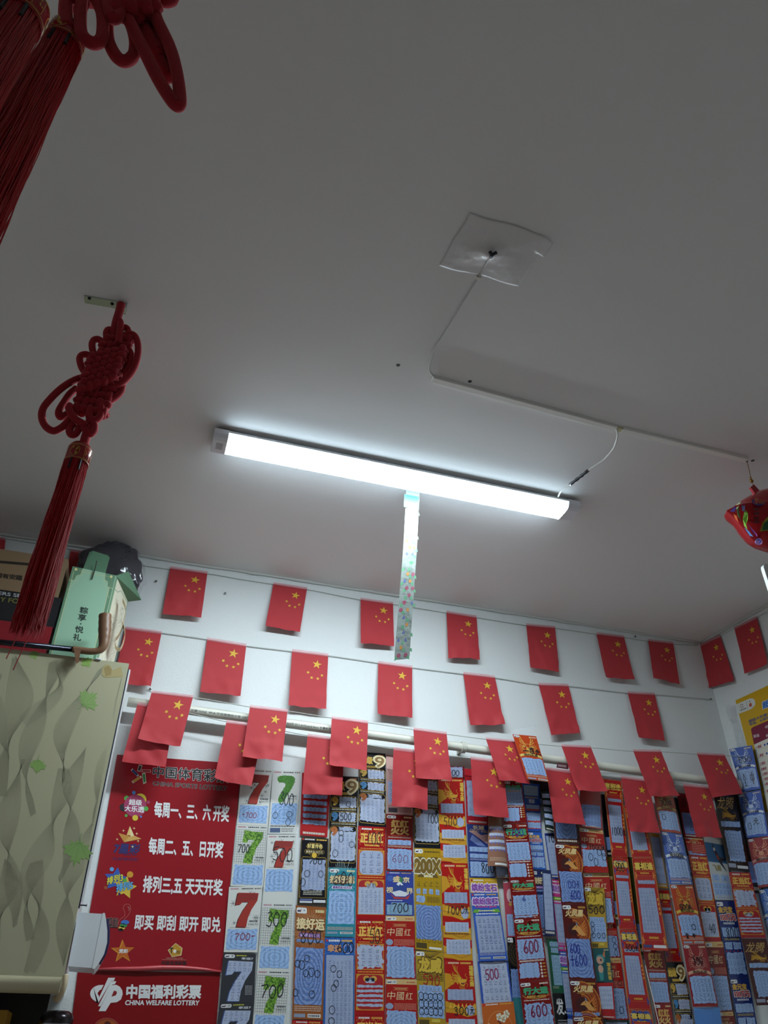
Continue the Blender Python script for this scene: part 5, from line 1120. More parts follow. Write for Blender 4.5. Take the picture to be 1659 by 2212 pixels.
def d_longzhang(T, pb=.52, **k):
    pill(T, .01, .01, .3, .06); 
    for i in range(12): T.line('print', [(.5, .1), (.1 + .8 * i / 11, .0)], .0012, '#5a4410', 1)
    T.text('title_lettering_outline', '龙威', .08, .085, .92, .3, '#5a4208', 2, .10); T.text('title_lettering', '龙威', .1, .095, .9, .29, '#d2b03a', 3, .06); T.fine('print', .02, .32, .98, .42, 4, '#4a3a10', 2)
    T.scratch(.08, pb - .05, .9, pb + .03, 1, 5, 'blue', .01); T.scratch(.03, pb + .03, .97, .9, 4, 5, 'blue', .02); T.rect('print', .04, .93, .4, .99, '#5a4a1a', 2); T.fine('print', .5, .92, .8, .96, 2, '#e6d45a', 2, .8)
def dragon(T, a0, b0, a1, b1, c='#e0a82c', c2='#c98a1c', part='dragon_print'):
    m = lambda pts: [(a0 + (a1 - a0) * x, b0 + (b1 - b0) * y) for x, y in pts]
    cv = lambda pts: m([(p.x, p.y) for p in smooth_path([(x, y, 0) for x, y in pts], 4)])
    T.poly(part, m([(.5, .62), (.58, .55), (.66, .57), (.74, .63), (.84, .66), (.93, .64), (.98, .68), (.95, .74), (.88, .77), (.78, .775), (.72, .79), (.8, .83), (.9, .83), (.84, .9), (.74, .92), (.62, .88), (.54, .78)]), c, 3)
    T.poly(part, m([(.66, .79), (.78, .80), (.86, .84), (.76, .87), (.66, .85)]), '#6a1014', 4); T.ell(part, a0 + .68 * (a1 - a0), b0 + .65 * (b1 - b0), .025 * (a1 - a0), .02 * (b1 - b0), '#3a0a0a', 4, 8)
    for k in range(3): T.poly(part, m([(.72 + .06 * k, .785), (.74 + .06 * k, .82), (.76 + .06 * k, .785)]), '#f0d890', 5)
    for k in range(9):
        t = k / 8; x, y = .60 - .10 * t, .58 + .30 * t
        T.line(part, cv([(x, y), (x - .12, y - .10 - .02 * t), (x - .26 - .04 * math.sin(k * 2), y - .12 + .10 * t), (x - .38, y - .22 + .22 * t)]), .0016 + .0008 * (k % 2), c if k % 2 else c2, 2 + .1 * k)
    for k in range(3):
        T.line(part, cv([(.60 + .03 * k, .58), (.50 + .02 * k, .42), (.36 + .06 * k, .30), (.26 + .12 * k, .06 + .03 * k)]), .0024 - .0004 * k, (c, c2, c)[k], 3)
    T.line(part, cv([(.44, .34), (.36, .2), (.40, .1)]), .0016, c, 3); T.line(part, cv([(.92, .72), (1.0, .6), (.9, .5), (.96, .42)]), .001, c, 3); T.line(part, cv([(.9, .78), (1.0, .86), (.96, .96)]), .001, c, 3)
    for k in range(5): T.line(part, cv([(.6 + .06 * k, .9), (.57 + .06 * k, .97), (.62 + .06 * k, 1.04)]), .0016, c2, 2)
def d_longteng(T, **k):
    wel(T, '#e0c0a0'); Y_ = '#cf9418'
    def body(b0):
        T.poly('dragon_print', [(0, b0), (.25, b0 + .02), (.5, b0 + .075), (.8, b0 + .06), (1, b0 + .02), (1, b0 + .14), (.7, b0 + .165), (.35, b0 + .13), (0, b0 + .12)], Y_, 1)
        for i in range(7): T.poly('dragon_print', [(.1 + .13 * i, b0 + .075), (.16 + .13 * i, b0 + .02), (.22 + .13 * i, b0 + .085)], '#e0ae38', 2)
        T.line('dragon_print', [(0, b0 + .07), (.3, b0 + .085), (.6, b0 + .12), (1, b0 + .08)], .0012, '#8a4a14', 2)
    T.poly('dragon_print', [(0, .14), (.2, .15), (.3, .25), (0, .33)], Y_, 1); body(.44); body(.64 + .02); body(.86)
    dragon(T, .12, .03, .76, .30)
    for i, ch in enumerate('福耀龙腾'): T.text('title_lettering', ch, .84, .055 + i * .058, .98, .11 + i * .058, '#e6c24a', 4, .03)
    T.scratch(.08, .315, .92, .43, 3, 5, 'grey', .006); T.fine('print', .1, .445, .9, .458, 1, '#6a3a14', 3, .8); T.scratch(.08, .625, .92, .725, 3, 6, 'silver', .006); T.fine('print', .06, .735, .9, .752, 1, '#6a3a14', 3, .8); T.scratch(.1, .80, .94, .945, 3, 6, 'silver', .006)
    T.ell('scratch_panel', .8, .535, .14, .055, '#a9b4d2', 5)
def d_greatwall(T, **k):
    T.text('title_lettering', 'GREAT WALL', .12, .09, .95, .15, '#c9a878', 3, .0); T.text('title_lettering', '长城', .25, .01, .75, .09, '#c9b088', 3, .03); T.poly('print', [(.05, .13), (.35, .12), (.6, .2), (.95, .16), (.95, .3), (.8, .36), (.3, .2)], '#b58a8a', 1); T.poly('print', [(.2, .2), (.5, .3), (.75, .42), (.4, .4), (.1, .3)], '#6a7ab0', 2)
    T.scratch(.06, .43, .97, .52, 1, 4, 'blue', .006); T.scratch(.06, .56, .97, .64, 1, 4, 'blue', .006); T.fine('print', .06, .655, .95, .69, 2, '#a9b4d8', 2); T.scratch(.05, .71, .97, .98, 3, 5, 'blue', .01)
def d_gems(T, c='#8a4aa8', pb=.35, **k):
    wel(T); T.text('title_lettering_outline', '缤纷宝石', .03, .07, .97, .19, '#e9d9ea', 2, .10); T.text('title_lettering', '缤纷宝石', .05, .08, .95, .18, c, 3, .05); T.text('print', 'Colorful gems', .12, .195, .88, .235, '#d94a9a', 2, .03)
    T.poly('print', [(.06, .25), (.94, .25), (.99, .3), (.9, .3), (.12, .3), (.0, .3)], '#6aa83a', 2); T.fine('print', .2, .265, .8, .285, 1, '#e9e9a0', 3, .9); T.fine('print', .1, .31, .9, .33, 1, '#d9dcea', 2, .9)
    T.scratch(.07, pb, .95, .88, 6, 5, 'grey', .006); foot(T, b=.945, txt='#b0b8d8')
def d_plainblue(T, **k): T.scratch(.07, .02, .95, .98, 5, 5, 'silver', .01)
def d_flower(T, **k):
    wel(T); T.ring('print', .5, .5, .4, .35, .001, '#e0a86a', 1); T.line('print', [(.75, .75), (.6, .6), (.66, .45), (.45, .32)], .0035, '#5a2a1c', 2); T.line('print', [(.6, .6), (.35, .7), (.25, .6)], .003, '#5a2a1c', 2)
    k_ = T.w / T.h; rn = random.Random(12)
    for i in range(16):
        a, b_ = rn.uniform(.15, .85), rn.uniform(.2, .8)
        for j in range(5): T.ell('flower_print', a + .055 * math.cos(j * 1.257), b_ + .055 * k_ * math.sin(j * 1.257), .045, .045 * k_, '#eadfc6', 3 + i * .1, 9)
        T.ell('flower_print', a, b_, .02, .02 * k_, '#d9a03c', 5, 8)
    for i in range(6): a, b_ = rn.uniform(.1, .9), rn.uniform(.2, .85); T.poly('print', [(a, b_), (a + .07, b_ - .02), (a + .1, b_ + .02)], '#5a7a3a', 2)
def d_browncurl(T, **k):
    for i in range(4):
        T.rect('scratch_panel', .05, .3 + i * .12, .95, .35 + i * .12, m_panel('silver'), 2)
        for j in range(5): T.poly('print', [(.1 + .18 * j, .36 + i * .12), (.17 + .18 * j, .34 + i * .12), (.24 + .18 * j, .36 + i * .12), (.17 + .18 * j, .395 + i * .12)], '#5a4a9a', 3)
    T.fine('print', .08, .85, .92, .92, 3, '#c9a080', 2); T.rect('print', .3, .945, .94, .98, '#e4e4e4', 3)
def d_xingdayun(T, pb=.34, pe=.66, jag=.012, **k):
    for i in range(16): a, b_ = random.uniform(0, .9), random.uniform(0, .28); T.rect('print', a, b_, min(1, a + .12), b_ + .06, random.choice(('#8a1c16', '#74100f', '#9a2a1c')), 1)
    pill(T); price(T, '#e0d0c0')
    T.text('title_lettering_outline', '行大运', .1, .095, .92, .21, '#3a2a10', 2, .09); T.text('title_lettering', '行大运', .11, .10, .91, .205, '#43a878', 3, .06)
    T.ring('print', .5, .19, .45, .085, .0016, '#d9a03a', 2, 14, 15, 165); T.text('print', '最高奖金1,000,000元', .2, .225, .82, .262, '#e0b050', 4, .03); T.fine('print', .08, .295, .92, .31, 1, '#d9c9c0', 2, .9)
    T.scratch(.06, pb, .95, pe, 4, 5, 'blue', jag); T.fine('print', .08, pe + .015, .92, pe + .04, 2, '#d9c9c0', 2, .8); T.scratch(.06, pe + .06, .72, .95, 4, 2, 'blue', .02)
    for i in range(5): T.ell('print', .8, pe + .08 + i * .05, .035, .035 * T.w / T.h, '#d9d4cc', 2, 8); T.rect('print', .86, pe + .072 + i * .05, .95, pe + .088 + i * .05, '#c9a03a', 2)
def d_fenghuang(T, pb=.45, pe=.97, **k):
    pill(T); price(T, '#c99a3a'); k_ = T.w / T.h
    for i in range(15):
        r = .2 + i * .03; T.ring('print', .42, .33, r, r * k_ * 1.0, .0012 + .0007 * (i % 3), ('#c4641c', '#a8401a', '#d98a2c', '#8a2414')[i % 4], 1 + i * .05, 22, -100, 75 - i * 3)
    T.ell('print', .36, .34, .2, .2 * k_, '#3f0f10', 2); T.poly('bird_print', [(.4, .31), (.5, .285), (.62, .3), (.72, .36), (.85, .42), (.7, .43), (.58, .41), (.46, .35), (.3, .35)], '#d99a52', 3)
    T.poly('bird_print', [(.5, .285), (.5, .24), (.55, .27), (.58, .29)], '#5a8aa8', 3); T.ell('bird_print', .5, .31, .015, .012, '#2a0a08', 4, 8)
    for i in range(6): T.poly('bird_print', [(.6 + .04 * i, .32 + .015 * i), (.92, .2 + .05 * i), (.68 + .04 * i, .36 + .012 * i)], '#c9702c', 2.5)
    T.text('title_lettering', '火凤凰', .14, .075, .84, .17, '#e6c98a', 4, .04, .1); T.fine('print', .24, .178, .72, .192, 1, '#b5843a', 3, .9)
    T.scratch(.05, pb, .96, pe, 5, 5, 'navy', .015)
def d_xixiangfeng(T, blue=0, pb=.34, pe=.82, **k):
    Y_ = '#dba63a'; E_ = '#3a4a9a' if blue else '#d9863a'
    T.frame('print', .02, .01, .98, .99, .0012, Y_, 1); T.frame('print', .06, .2, .94, .9, .0008, '#d9703a', 1, .08)
    for i in range(3): T.ell('print', .24 + .26 * i, .095, .19, .19 * T.w / T.h, E_ if blue else '#b51a1c', 2, 16); T.ring('print', .24 + .26 * i, .095, .19, .19 * T.w / T.h, .001, Y_, 2)
    T.text('title_lettering', '喜相逢', .08, .055, .92, .135, '#e9c65a', 4, .05); T.fine('print', .3, .165, .72, .185, 1, Y_, 2, .9)
    for i in range(5): T.line('print', [(.1, .21 + i * .016), (.9, .21 + i * .016)], .0006, '#e07a5a', 1)
    if k.get('top', 1): T.scratch(.15, .255, .9, .295, 1, 5, 'grey', .006)
    T.scratch(.12, pb, .84, pe, 10, 5, 'grey', .006)
    for i in range(4): T.rect('print', .89, .45 + i * .05, .94, .48 + i * .05, Y_, 2)
    T.fine('print', .32, .86, .7, .885, 1, Y_, 2, .9)
    for a, b_ in ((.1, .2), (.9, .2), (.08, .9), (.92, .9)): T.poly('print', star5(a, b_, .07, .3), E_, 2)
    if k.get('ft'): T.rect('print', .05, .945, .4, .975, '#4a4a7a', 2); T.rect('print', .45, .945, .95, .975, '#e4e4e8', 2)
def d_dragonmask(T, c='#b9cbe6', band='#dfe4ea', pb=.52, pe=.95, mk='blue', **k):
    pill(T, .03, .012, .24, .05); price(T, '#d9c9a8'); P_3 = 'dragon_print'
    for s_3 in (-1, 1):
        f = lambda x: .5 + s_3 * x
        for pth_ in ([(.08, .24), (.14, .17), (.2, .1), (.22, .04)], [(.14, .17), (.26, .13), (.28, .08)], [(.11, .2), (.24, .19), (.3, .15)]): T.line(P_3, [(f(x), y) for x, y in pth_], .0028, c, 2)
        T.poly(P_3, [(f(.05), .26), (f(.2), .24), (f(.22), .27), (f(.08), .285)], c, 2); T.ell(P_3, f(.12), .275, .03, .012, '#20202a', 3, 8)
        for i in range(5): T.line(P_3, [(f(.18), .25 + .03 * i), (f(.3), .22 + .035 * i), (f(.36 + .02 * (i % 2)), .25 + .035 * i)], .0014, c, 2)
    T.poly(P_3, [(.42, .28), (.58, .28), (.62, .34), (.56, .37), (.44, .37), (.38, .34)], c, 2); T.line(P_3, [(.34, .36), (.42, .39), (.58, .39), (.66, .36)], .0025, c, 2); T.ring(P_3, .5, .31, .26, .11, .0015, c, 1, 24)
    T.poly('print', [(.08, .44), (.5, .405), (.92, .44), (.92, .49), (.5, .455), (.08, .49)], band, 3); T.poly('print', [(.0, .46), (.1, .45), (.1, .5), (.02, .5), (.05, .48)], band, 2); T.poly('print', [(1, .46), (.9, .45), (.9, .5), (.98, .5), (.95, .48)], band, 2)
    T.text('title_lettering', '龙行大运', .2, .425, .8, .47, '#33280f', 5, .03); T.scratch(.06, pb, .94, pe, 5, 5, mk, .02)
    if pe < .9: foot(T, b=.955, txt='#d9b0a0')
def d_swallow(T, **k):
    T.rect('print', 0, .08, 1, .4, '#2f5f8c', 1); T.poly('print', [(.35, .06), (.5, .2), (.62, .3), (.95, .33), (.7, .38), (.9, .55), (.62, .42), (.5, .34), (.38, .2)], '#2a2530', 3); T.poly('print', [(.5, .25), (.6, .33), (.56, .36), (.47, .3)], '#b5483a', 4); T.ell('print', .42, .18, .05, .03, '#d9d4cc', 4)
    T.text('title_lettering', '飞燕', .2, .44, .62, .54, '#8a7a3a', 3, .03); T.scratch(.08, .6, .45, .7, 1, 1, 'blue', .02); T.scratch(.52, .6, .92, .7, 1, 1, 'blue', .02); T.scratch(.05, .72, .95, .93, 2, 4, 'blue', .02); T.rect('print', .1, .95, .9, .98, '#9aa8c4', 2)
def d_150(T, **k):
    pill(T); T.text('title_lettering', '金元宝', .06, .08, .8, .16, '#d9a84a', 3, .06); T.text('prize_lettering_outline', '150万元', .1, .18, .92, .27, '#d9d4d0', 2, .10); T.text('prize_lettering', '150万元', .12, .185, .9, .265, '#b52a30', 3, .05)
    T.fine('print', .2, .29, .8, .32, 1, '#b9bcc8', 2, .9); T.scratch(.06, .36, .94, .48, 2, 4, 'blue', .015); T.fine('print', .1, .5, .9, .53, 2, '#c9b44a', 2); T.scratch(.08, .55, .45, .64, 1, 2, 'blue', .02); T.scratch(.52, .55, .92, .64, 1, 2, 'blue', .02); T.scratch(.06, .68, .94, .95, 3, 4, 'blue', .03)
    for i in range(5): T.ell('print', .1 + .2 * i, .665, .03, .012, '#b52a30', 4, 8)
def d_bluered(T, **k):
    T.scratch(.08, .05, .9, .26, 2, 5, 'teal', .01); T.fine('print', .1, .29, .9, .33, 2, '#c9b44a', 2); T.scratch(.3, .34, .65, .42, 1, 1, 'silver', .02); T.rect('print', .1, .46, .95, .58, '#b9382c', 1); T.scratch(.1, .46, .93, .54, 1, 5, 'blue', .01)
    T.rect('print', .06, .64, .97, .95, '#b9382c', 1); T.scratch(.08, .62, .95, .78, 2, 5, 'blue', .03); T.scratch(.08, .82, .95, .93, 1, 5, 'blue', .03)
def d_darkdragon(T, **k):
    T.text('title_lettering', '龙腾', .1, .06, .85, .22, '#c9a25a', 3, -.005, .2); dragon(T, .1, .18, .85, .36, '#c9962c', '#9a6a1c')
    T.scratch(.08, .38, .95, .45, 1, 4, 'blue', .01); T.scratch(.16, .5, .9, .88, 7, 5, 'blue', .02); T.rect('print', .05, .91, .4, .96, '#9aa0b4', 2); T.rect('print', .45, .93, .95, .965, '#d9d9dc', 2)
def d_rows(T, rows=5, kind='grey', a=.08, b0=.06, b1=.92, bars=0, **k):
    if bars:
        for i in range(rows): T.scratch(a, b0 + (b1 - b0) * i / rows, 1 - a, b0 + (b1 - b0) * (i + .62) / rows, 1, 5, kind, .015)
    else: T.scratch(a, b0, 1 - a, b1, rows, 5, kind, .012)
    T.fine('print', .1, .94, .9, .98, 1, '#c9c0b4', 2, .8)
def d_rabbit(T, **k):
    pill(T); T.ell('print', .45, .3, .25, .12, '#d9b4b8', 1); T.ell('print', .45, .38, .06, .02, '#2a1a1c', 2); T.ell('print', .42, .45, .1, .03, '#c9a23a', 2); T.scratch(.1, .62, .95, .98, 5, 3, 'blue', .01)
def d_lion(T, **k):
    pill(T); k_ = T.w / T.h
    for i in range(8): T.ring('print', .6, .2, .12 + .07 * i, (.12 + .07 * i) * k_, .002, ('#5a4a2a', '#3a2f1c')[i % 2], 1, 18, 60, 250)
    T.scratch(.1, .38, .95, .7, 4, 4, 'navy', .01); T.rect('print', 0, .7, 1, 1, '#2f7a80', 1)
def d_bamboo(T, **k):
    T.scratch(.2, .05, .9, .14, 1, 2, 'teal', .04); T.scratch(.25, .16, .85, .26, 2, 3, 'teal', .01); T.scratch(.22, .3, .9, .86, 8, 3, 'teal', .01); T.fine('print', .1, .88, .6, .93, 2, '#a9b4a0', 2)
def d_phoenixless(T, **k): T.text('title_lettering', '发.', .2, .1, .9, .4, '#d9d9dc', 3, .03); T.fine('print', .2, .5, .9, .7, 4, '#9a9aa0', 2)
def d_teal_beast(T, **k):
    price(T); T.ell('beast_print', .4, .32, .26, .14, '#3a8a8c', 1); T.ell('beast_print', .36, .36, .2, .12, '#c99a84', 2); T.ell('beast_print', .42, .35, .05, .045, '#232a30', 3, 10); T.poly('beast_print', [(.55, .2), (.72, .02), (.68, .28)], '#c97a52', 2); T.ell('beast_print', .35, .62, .16, .12, '#c9a08a', 1); T.poly('beast_print', [(.2, .7), (.5, .7), (.45, .95), (.25, .97)], '#3a8a8c', 1)
    for i, ch in enumerate('瑞龙纳福'): T.text('title_lettering', ch, .74, .42 + i * .13, .95, .54 + i * .13, '#d9b44a', 3, .03)
def d_sleeve(T, **k): T.rect('print', .0, .0, 1, .06, '#3f8ad0', 1)

BASE = {'d_red7': '#dcdcd8', 'd_green7': '#d9dad6', 'd_fuzzy7': '#dcdcd8', 'd_dark7': '#3a3c42', 'd_caifu': '#191a20', 'd_haoyun': '#9a5a30', 'd_teal': '#2f8a9c', 'd_blue': '#2f5fb0', 'd_black9': '#17181e', 'd_zhengdang': '#ab1a1e',
        'd_pink': '#c9a09a', 'd_honghuo': '#8a1f1e', 'd_shengjing': '#3a4a9c', 'd_zhongguohong': '#ab2420', 'd_200x': '#b8921e', 'd_longzhang': '#b5922e', 'd_longteng': '#b5201c', 'd_greatwall': '#2a3a7a', 'd_gems': '#3a62c0', 'd_plainblue': '#3a5cb8',
        'd_flower': '#c9662c', 'd_browncurl': '#8a5230', 'd_xingdayun': '#7c1412', 'd_fenghuang': '#5a1614', 'd_xixiangfeng': '#b01c1e', 'd_dragonmask': '#2a55b0', 'd_swallow': '#b9bcbc', 'd_150': '#1f2f70', 'd_bluered': '#2650a8', 'd_darkdragon': '#3a1414',
        'd_rows': '#1f2a28', 'd_rabbit': '#b54a5a', 'd_lion': '#15161c', 'd_bamboo': '#1f5a40', 'd_phoenixless': '#17181c', 'd_teal_beast': '#1f5458', 'd_sleeve': '#2a7acc'}
SLEEVE = m_sheer('#ffffff', .06, .07, 'clear_sleeve')
CARDS = []
def card(column, order, design, look, quad, Y, base=None, pen=None, loops=None, curl=0.0, sleeve=False, place=None, top_tilt=0.0, full=None, **kw):
    c = [(place or (lambda x, y: at(x, y, Y)))(*p) for p in quad]
    w_, h_ = ((c[1] - c[0]).length + (c[2] - c[3]).length) / 2, ((c[3] - c[0]).length + (c[2] - c[1]).length) / 2
    nrm = (c[1] - c[0]).cross(c[3] - c[0]).normalized()
    if nrm.dot(EYE - c[0]) < 0: nrm = -nrm
    def P(u, v, off): return bil(c, u, v) + nrm * (curl * math.sin(max(0, min(1, u)) * math.pi) * (.35 + .65 * v) + off)
    T = Pad(P, w_, h_, 7 if curl else 1, .0003 if curl else .0001)
    T.mb('sheet').slab(P, 8 if curl else 1, 4 if curl else 1, .0004, mat(base or BASE[design], 'gloss'), mat('#c9c9c4', 'paper'))
    globals()[design](T, **kw)
    for p in (pen or []): T.pen(p[0], *p[1:5], *(p[5:] if len(p) > 5 else ()))
    if loops: T.loops(loops)
    root = T.finish('sheet', 'scratch_card')
    if sleeve:
        mb = MB(); mb.grid(lambda u, v: P(-.02 + 1.04 * u, v, .004), 10, 4, SLEEVE); mb.build('clear_sleeve', root, True)
    lab = '%s, %s in %s' % (look, order, column) if column else look
    tag(root, lab, 'lottery ticket', 'scratch cards on the wall')
    return root

# ------------------------------------------------------------------ the cards, column by column
random.seed(21)
W1 = WALL_Y - .006
PURP, BLUP, REDP = '#7a1c44', '#22308c', '#8c1a1e'
OR2 = ['topmost', 'second', 'third', 'fourth', 'fifth', 'sixth']
def column(name, Y, rows, step=.0012, **common):
    for i, r in enumerate(rows):
        design, look, quad, kw = r; kw = {**common, **kw}; y = kw.pop('Y', Y - step * i)
        card(name, OR2[i], design, look, quad, y, **kw)
column('the first column from the posters', W1, [
 ('d_red7', 'white red-seven card with an ink scrawl', [(522, 1660), (589, 1663), (577.6, 1783.6), (511.6, 1781)], dict(pen=[('-700', .12, .78, .62, .88, REDP, .0014)])),
 ('d_green7', 'white beaded green seven card, inked 700', [(511.6, 1781.5), (577.6, 1784), (568.6, 1916), (498, 1914)], dict(pen=[('700', .1, .32, .5, .46)])),
 ('d_red7', 'white red-seven card, 700 in wine ink', [(495, 1915.6), (566.7, 1914.7), (556, 2057), (483.5, 2056.7)], dict(pen=[('700-', .28, .72, .92, .82, REDP, .0015)])),
 ('d_dark7', 'dark grey card with a scratched pale seven', [(482.6, 2059), (553, 2061), (548.6, 2165), (474.5, 2167)], {}),
 ('d_dark7', 'dark grey pale-seven card at the frame', [(474.5, 2167.5), (548.6, 2165.5), (541, 2274), (461, 2274)], {})])
column('the second column from the posters', W1, [
 ('d_fuzzy7', 'white grassy green seven card, inked 300', [(589.4, 1663.4), (651, 1665), (639, 1801.7), (579.5, 1801)], dict(pen=[('300', .3, .36, .82, .56)], loops=[(.2, .72), (.7, .7), (.68, .82)])),
 ('d_red7', 'white card with a red seven, inked 500', [(578.6, 1802.6), (640, 1802.6), (632.7, 1951), (566.7, 1950)], dict(pb=.52, pe=.84, pen=[('500', .2, .2, .95, .4)])),
 ('d_green7', 'white beaded green seven card, inked 300', [(566.7, 1950), (632.7, 1951), (626.4, 2096.5), (555.8, 2094.6)], dict(pen=[('300', .15, .14, .85, .36, '#14141c', .002)])),
 ('d_green7', 'white beaded green seven card, inked 700', [(555.8, 2094.6), (626.4, 2096.5), (614, 2246), (543, 2245)], dict(pen=[('700', .15, .2, .9, .4, '#14141c', .0022)]))])
column('the third column from the posters', W1, [
 ('d_rows', 'red card with jagged scratched bars', [(652.7, 1669), (715, 1672), (707, 1809), (648, 1804)], dict(base='#b02a2c', rows=5, kind='bright', b0=.35, b1=.86, bars=1)),
 ('d_caifu', 'black card with gold line frame, inked 700', [(651, 1808), (709.7, 1811.7), (706, 1955), (641.7, 1953.6)], dict(pen=[('700', .3, .32, .8, .4)], loops=[(.28, .55), (.76, .55), (.14, .68)])),
 ('d_haoyun', 'brown fireworks card inked 800', [(639, 1955.4), (704, 1960), (697, 2203), (631, 2201)], dict(pen=[('800', .15, .22, .92, .34, '#14141c', .002)], loops=[(.42, .48), (.12, .53), (.26, .54), (.4, .61), (.58, .6), (.78, .61), (.08, .78), (.62, .79)])),
 ('d_zhengdang', 'red card just entering the frame', [(631, 2203), (697, 2205), (691, 2360), (625, 2358)], {})])
column('the fourth column from the posters', W1, [
 ('d_black9', 'black and gold nine card inked 500', [(716, 1676), (774, 1678), (769, 1874), (709.7, 1872)], dict(pen=[('500', .35, .42, .8, .5)], loops=[(.66, .32), (.42, .64), (.42, .70), (.82, .76), (.22, .86)])),
 ('d_teal', 'teal card with burst rays, inked 600', [(710.6, 1874), (770, 1876), (766, 2024), (702, 2023)], dict(pen=[('600', .15, .06, .95, .26, '#14141c', .002)])),
 ('d_blue', 'tall blue number-grid card inked 600', [(702, 2025), (766, 2026), (763.5, 2262), (697, 2260)], dict(pen=[('600', .4, .04, .98, .14, '#14141c', .002)], loops=[(.3, .3), (.5, .35), (.4, .44), (.32, .48), (.28, .68), (.27, .78)], rows=16))])
column('the fifth column from the posters', W1, [
 ('d_black9', 'black and gold nine card with shaded panels', [(777, 1624), (832.5, 1628), (834, 1790), (774.4, 1783.6)], {}),
 ('d_zhengdang', 'red and gold framed card inked 100', [(773.5, 1784), (833, 1787), (832, 1986), (769, 1985)], dict(pen=[('100', .3, .06, .85, .2, '#14141c', .0018)])),
 ('d_zhengdang', 'red framed card inked 50, streaky scratches', [(769, 1985.5), (832, 1986.5), (831, 2193), (766, 2192)], dict(lines=1, pen=[('50', .45, .1, .85, .26, '#14141c', .0018)])),
 ('d_zhengdang', 'red framed card cut off by the frame', [(766, 2192.5), (831, 2193.5), (830, 2402), (762, 2400)], {})])
column('the sixth column from the posters', W1, [
 ('d_pink', 'pinkish card mostly covered by a flag', [(834, 1630), (890, 1636), (891.5, 1761), (836, 1758)], {}),
 ('d_honghuo', 'dark red card with golden flame lettering', [(834, 1758.5), (892, 1762), (892, 1882), (834, 1880)], dict(pen=[('600', .2, .72, .85, .86, PURP, .0012)])),
 ('d_shengjing', 'blue card with a white-capped mountain, inked 700', [(833.5, 1882.5), (892.5, 1884), (894, 1978), (833, 1977)], dict(pen=[('700', .2, .72, .82, .92, '#14141c', .002)])),
 ('d_zhongguohong', 'red card with cream top and brush lettering', [(833, 1978), (895, 1979), (898, 2115), (833, 2113.6)], {}),
 ('d_zhongguohong', 'red brush-lettered card at the frame edge', [(833, 2114.5), (900, 2116), (902.5, 2256), (832, 2254)], {})])
column('the seventh column from the posters', W1, [
 ('d_black9', 'black nine card half hidden by flags', [(892, 1640), (945, 1645), (951.6, 1833), (894.7, 1831)], dict(pen=[('100', .5, .62, .95, .72)])),
 ('d_200x', 'golden plank card with big 200X lettering', [(895, 1831.5), (951.5, 1833.5), (957, 2056.7), (897, 2050)], {}),
 ('d_longzhang', 'gold card with a red inked 590', [(898, 2053.5), (958, 2057.5), (962.8, 2216), (903.7, 2214)], dict(pen=[('590', .2, .32, .85, .46, '#a01c14', .0022)], loops=[(.14 + .17 * i, .62 + .1 * j) for i in range(5) for j in range(3)])),
 ('d_red7', 'white card edge just entering the frame', [(903.7, 2216), (962.8, 2218), (968, 2340), (908, 2338)], {})])
column('the eighth column from the posters', W1, [
 ('d_longteng', 'red and gold dragon card inked 500', [(945, 1680), (1001, 1681), (1010, 1864), (952.5, 1863)], dict(pen=[('500', .15, .48, .7, .58, '#14141c', .0018)])),
 ('d_longteng', 'red and gold dragon card inked 1000', [(952.7, 1864), (1010.3, 1865), (1021, 2074), (959, 2073)], dict(pen=[('1000元', .14, .46, .96, .54, '#14141c', .0018)])),
 ('d_longteng', 'red and gold dragon card inked 300', [(959.5, 2074), (1021.3, 2075), (1037, 2282), (966, 2281)], dict(pen=[('300元', .25, .5, .95, .58, '#14141c', .0018)]))])
card(None, '', 'd_rows', 'dark red card under the pipe at the head of the eighth column', [(948, 1655), (1003, 1656), (1004, 1681), (946, 1679)], W1, base='#7a1c24', rows=1, pen=[('00', .5, .3, .8, .8)])
W2 = W1 - .008
column('the ninth column from the posters', W2, [
 ('d_rows', 'red card with scratched pots, behind a flag', [(1003, 1660), (1050, 1664), (1056, 1783), (1008, 1779)], dict(base='#a8222c', rows=4, kind='grey', b0=.22, b1=.86)),
 ('d_greatwall', 'dark blue mountain card inked 800', [(1008.6, 1780), (1057, 1784), (1072, 1896), (1014, 1895)], dict(pen=[('800', .45, .74, .98, .92, '#14141c', .002)])),
 ('d_gems', 'yellow card with rainbow lettering, partly covered', [(1014, 1896.5), (1073, 1897.5), (1094, 2060), (1030, 2060)], dict(base='#cfa62a', Y=W2)),
 ('d_gems', 'blue card with rainbow gem lettering', [(1016, 1929), (1075, 1928), (1097, 2074), (1034, 2076.5)], dict(Y=W2 - .010, curl=.002)),
 ('d_plainblue', 'blue card with a red 500 on silver', [(1031, 2077), (1097, 2075), (1108.5, 2170), (1041, 2172)], dict(Y=W2 - .006, pen=[('500', .2, .18, .65, .42, '#8c2050', .0024)])),
 ('d_flower', 'orange card with white blossom', [(1040, 2168), (1109, 2163), (1124, 2290), (1051, 2294)], dict(Y=W2 - .013))])
card(None, '', 'd_browncurl', 'curled brown card with purple diamonds beside the green-lettered column', [(1055, 1750), (1084, 1750), (1097, 1874), (1053.5, 1871)], 2.715, curl=.014, sleeve=True)
card(None, '', 'd_rows', 'small brown card end under the curled purple-diamond card', [(1066, 1840), (1094, 1842), (1100, 1897), (1071, 1897)], 2.728, base='#6a4a34', rows=1)
C11 = 'the green-lettered crimson column'
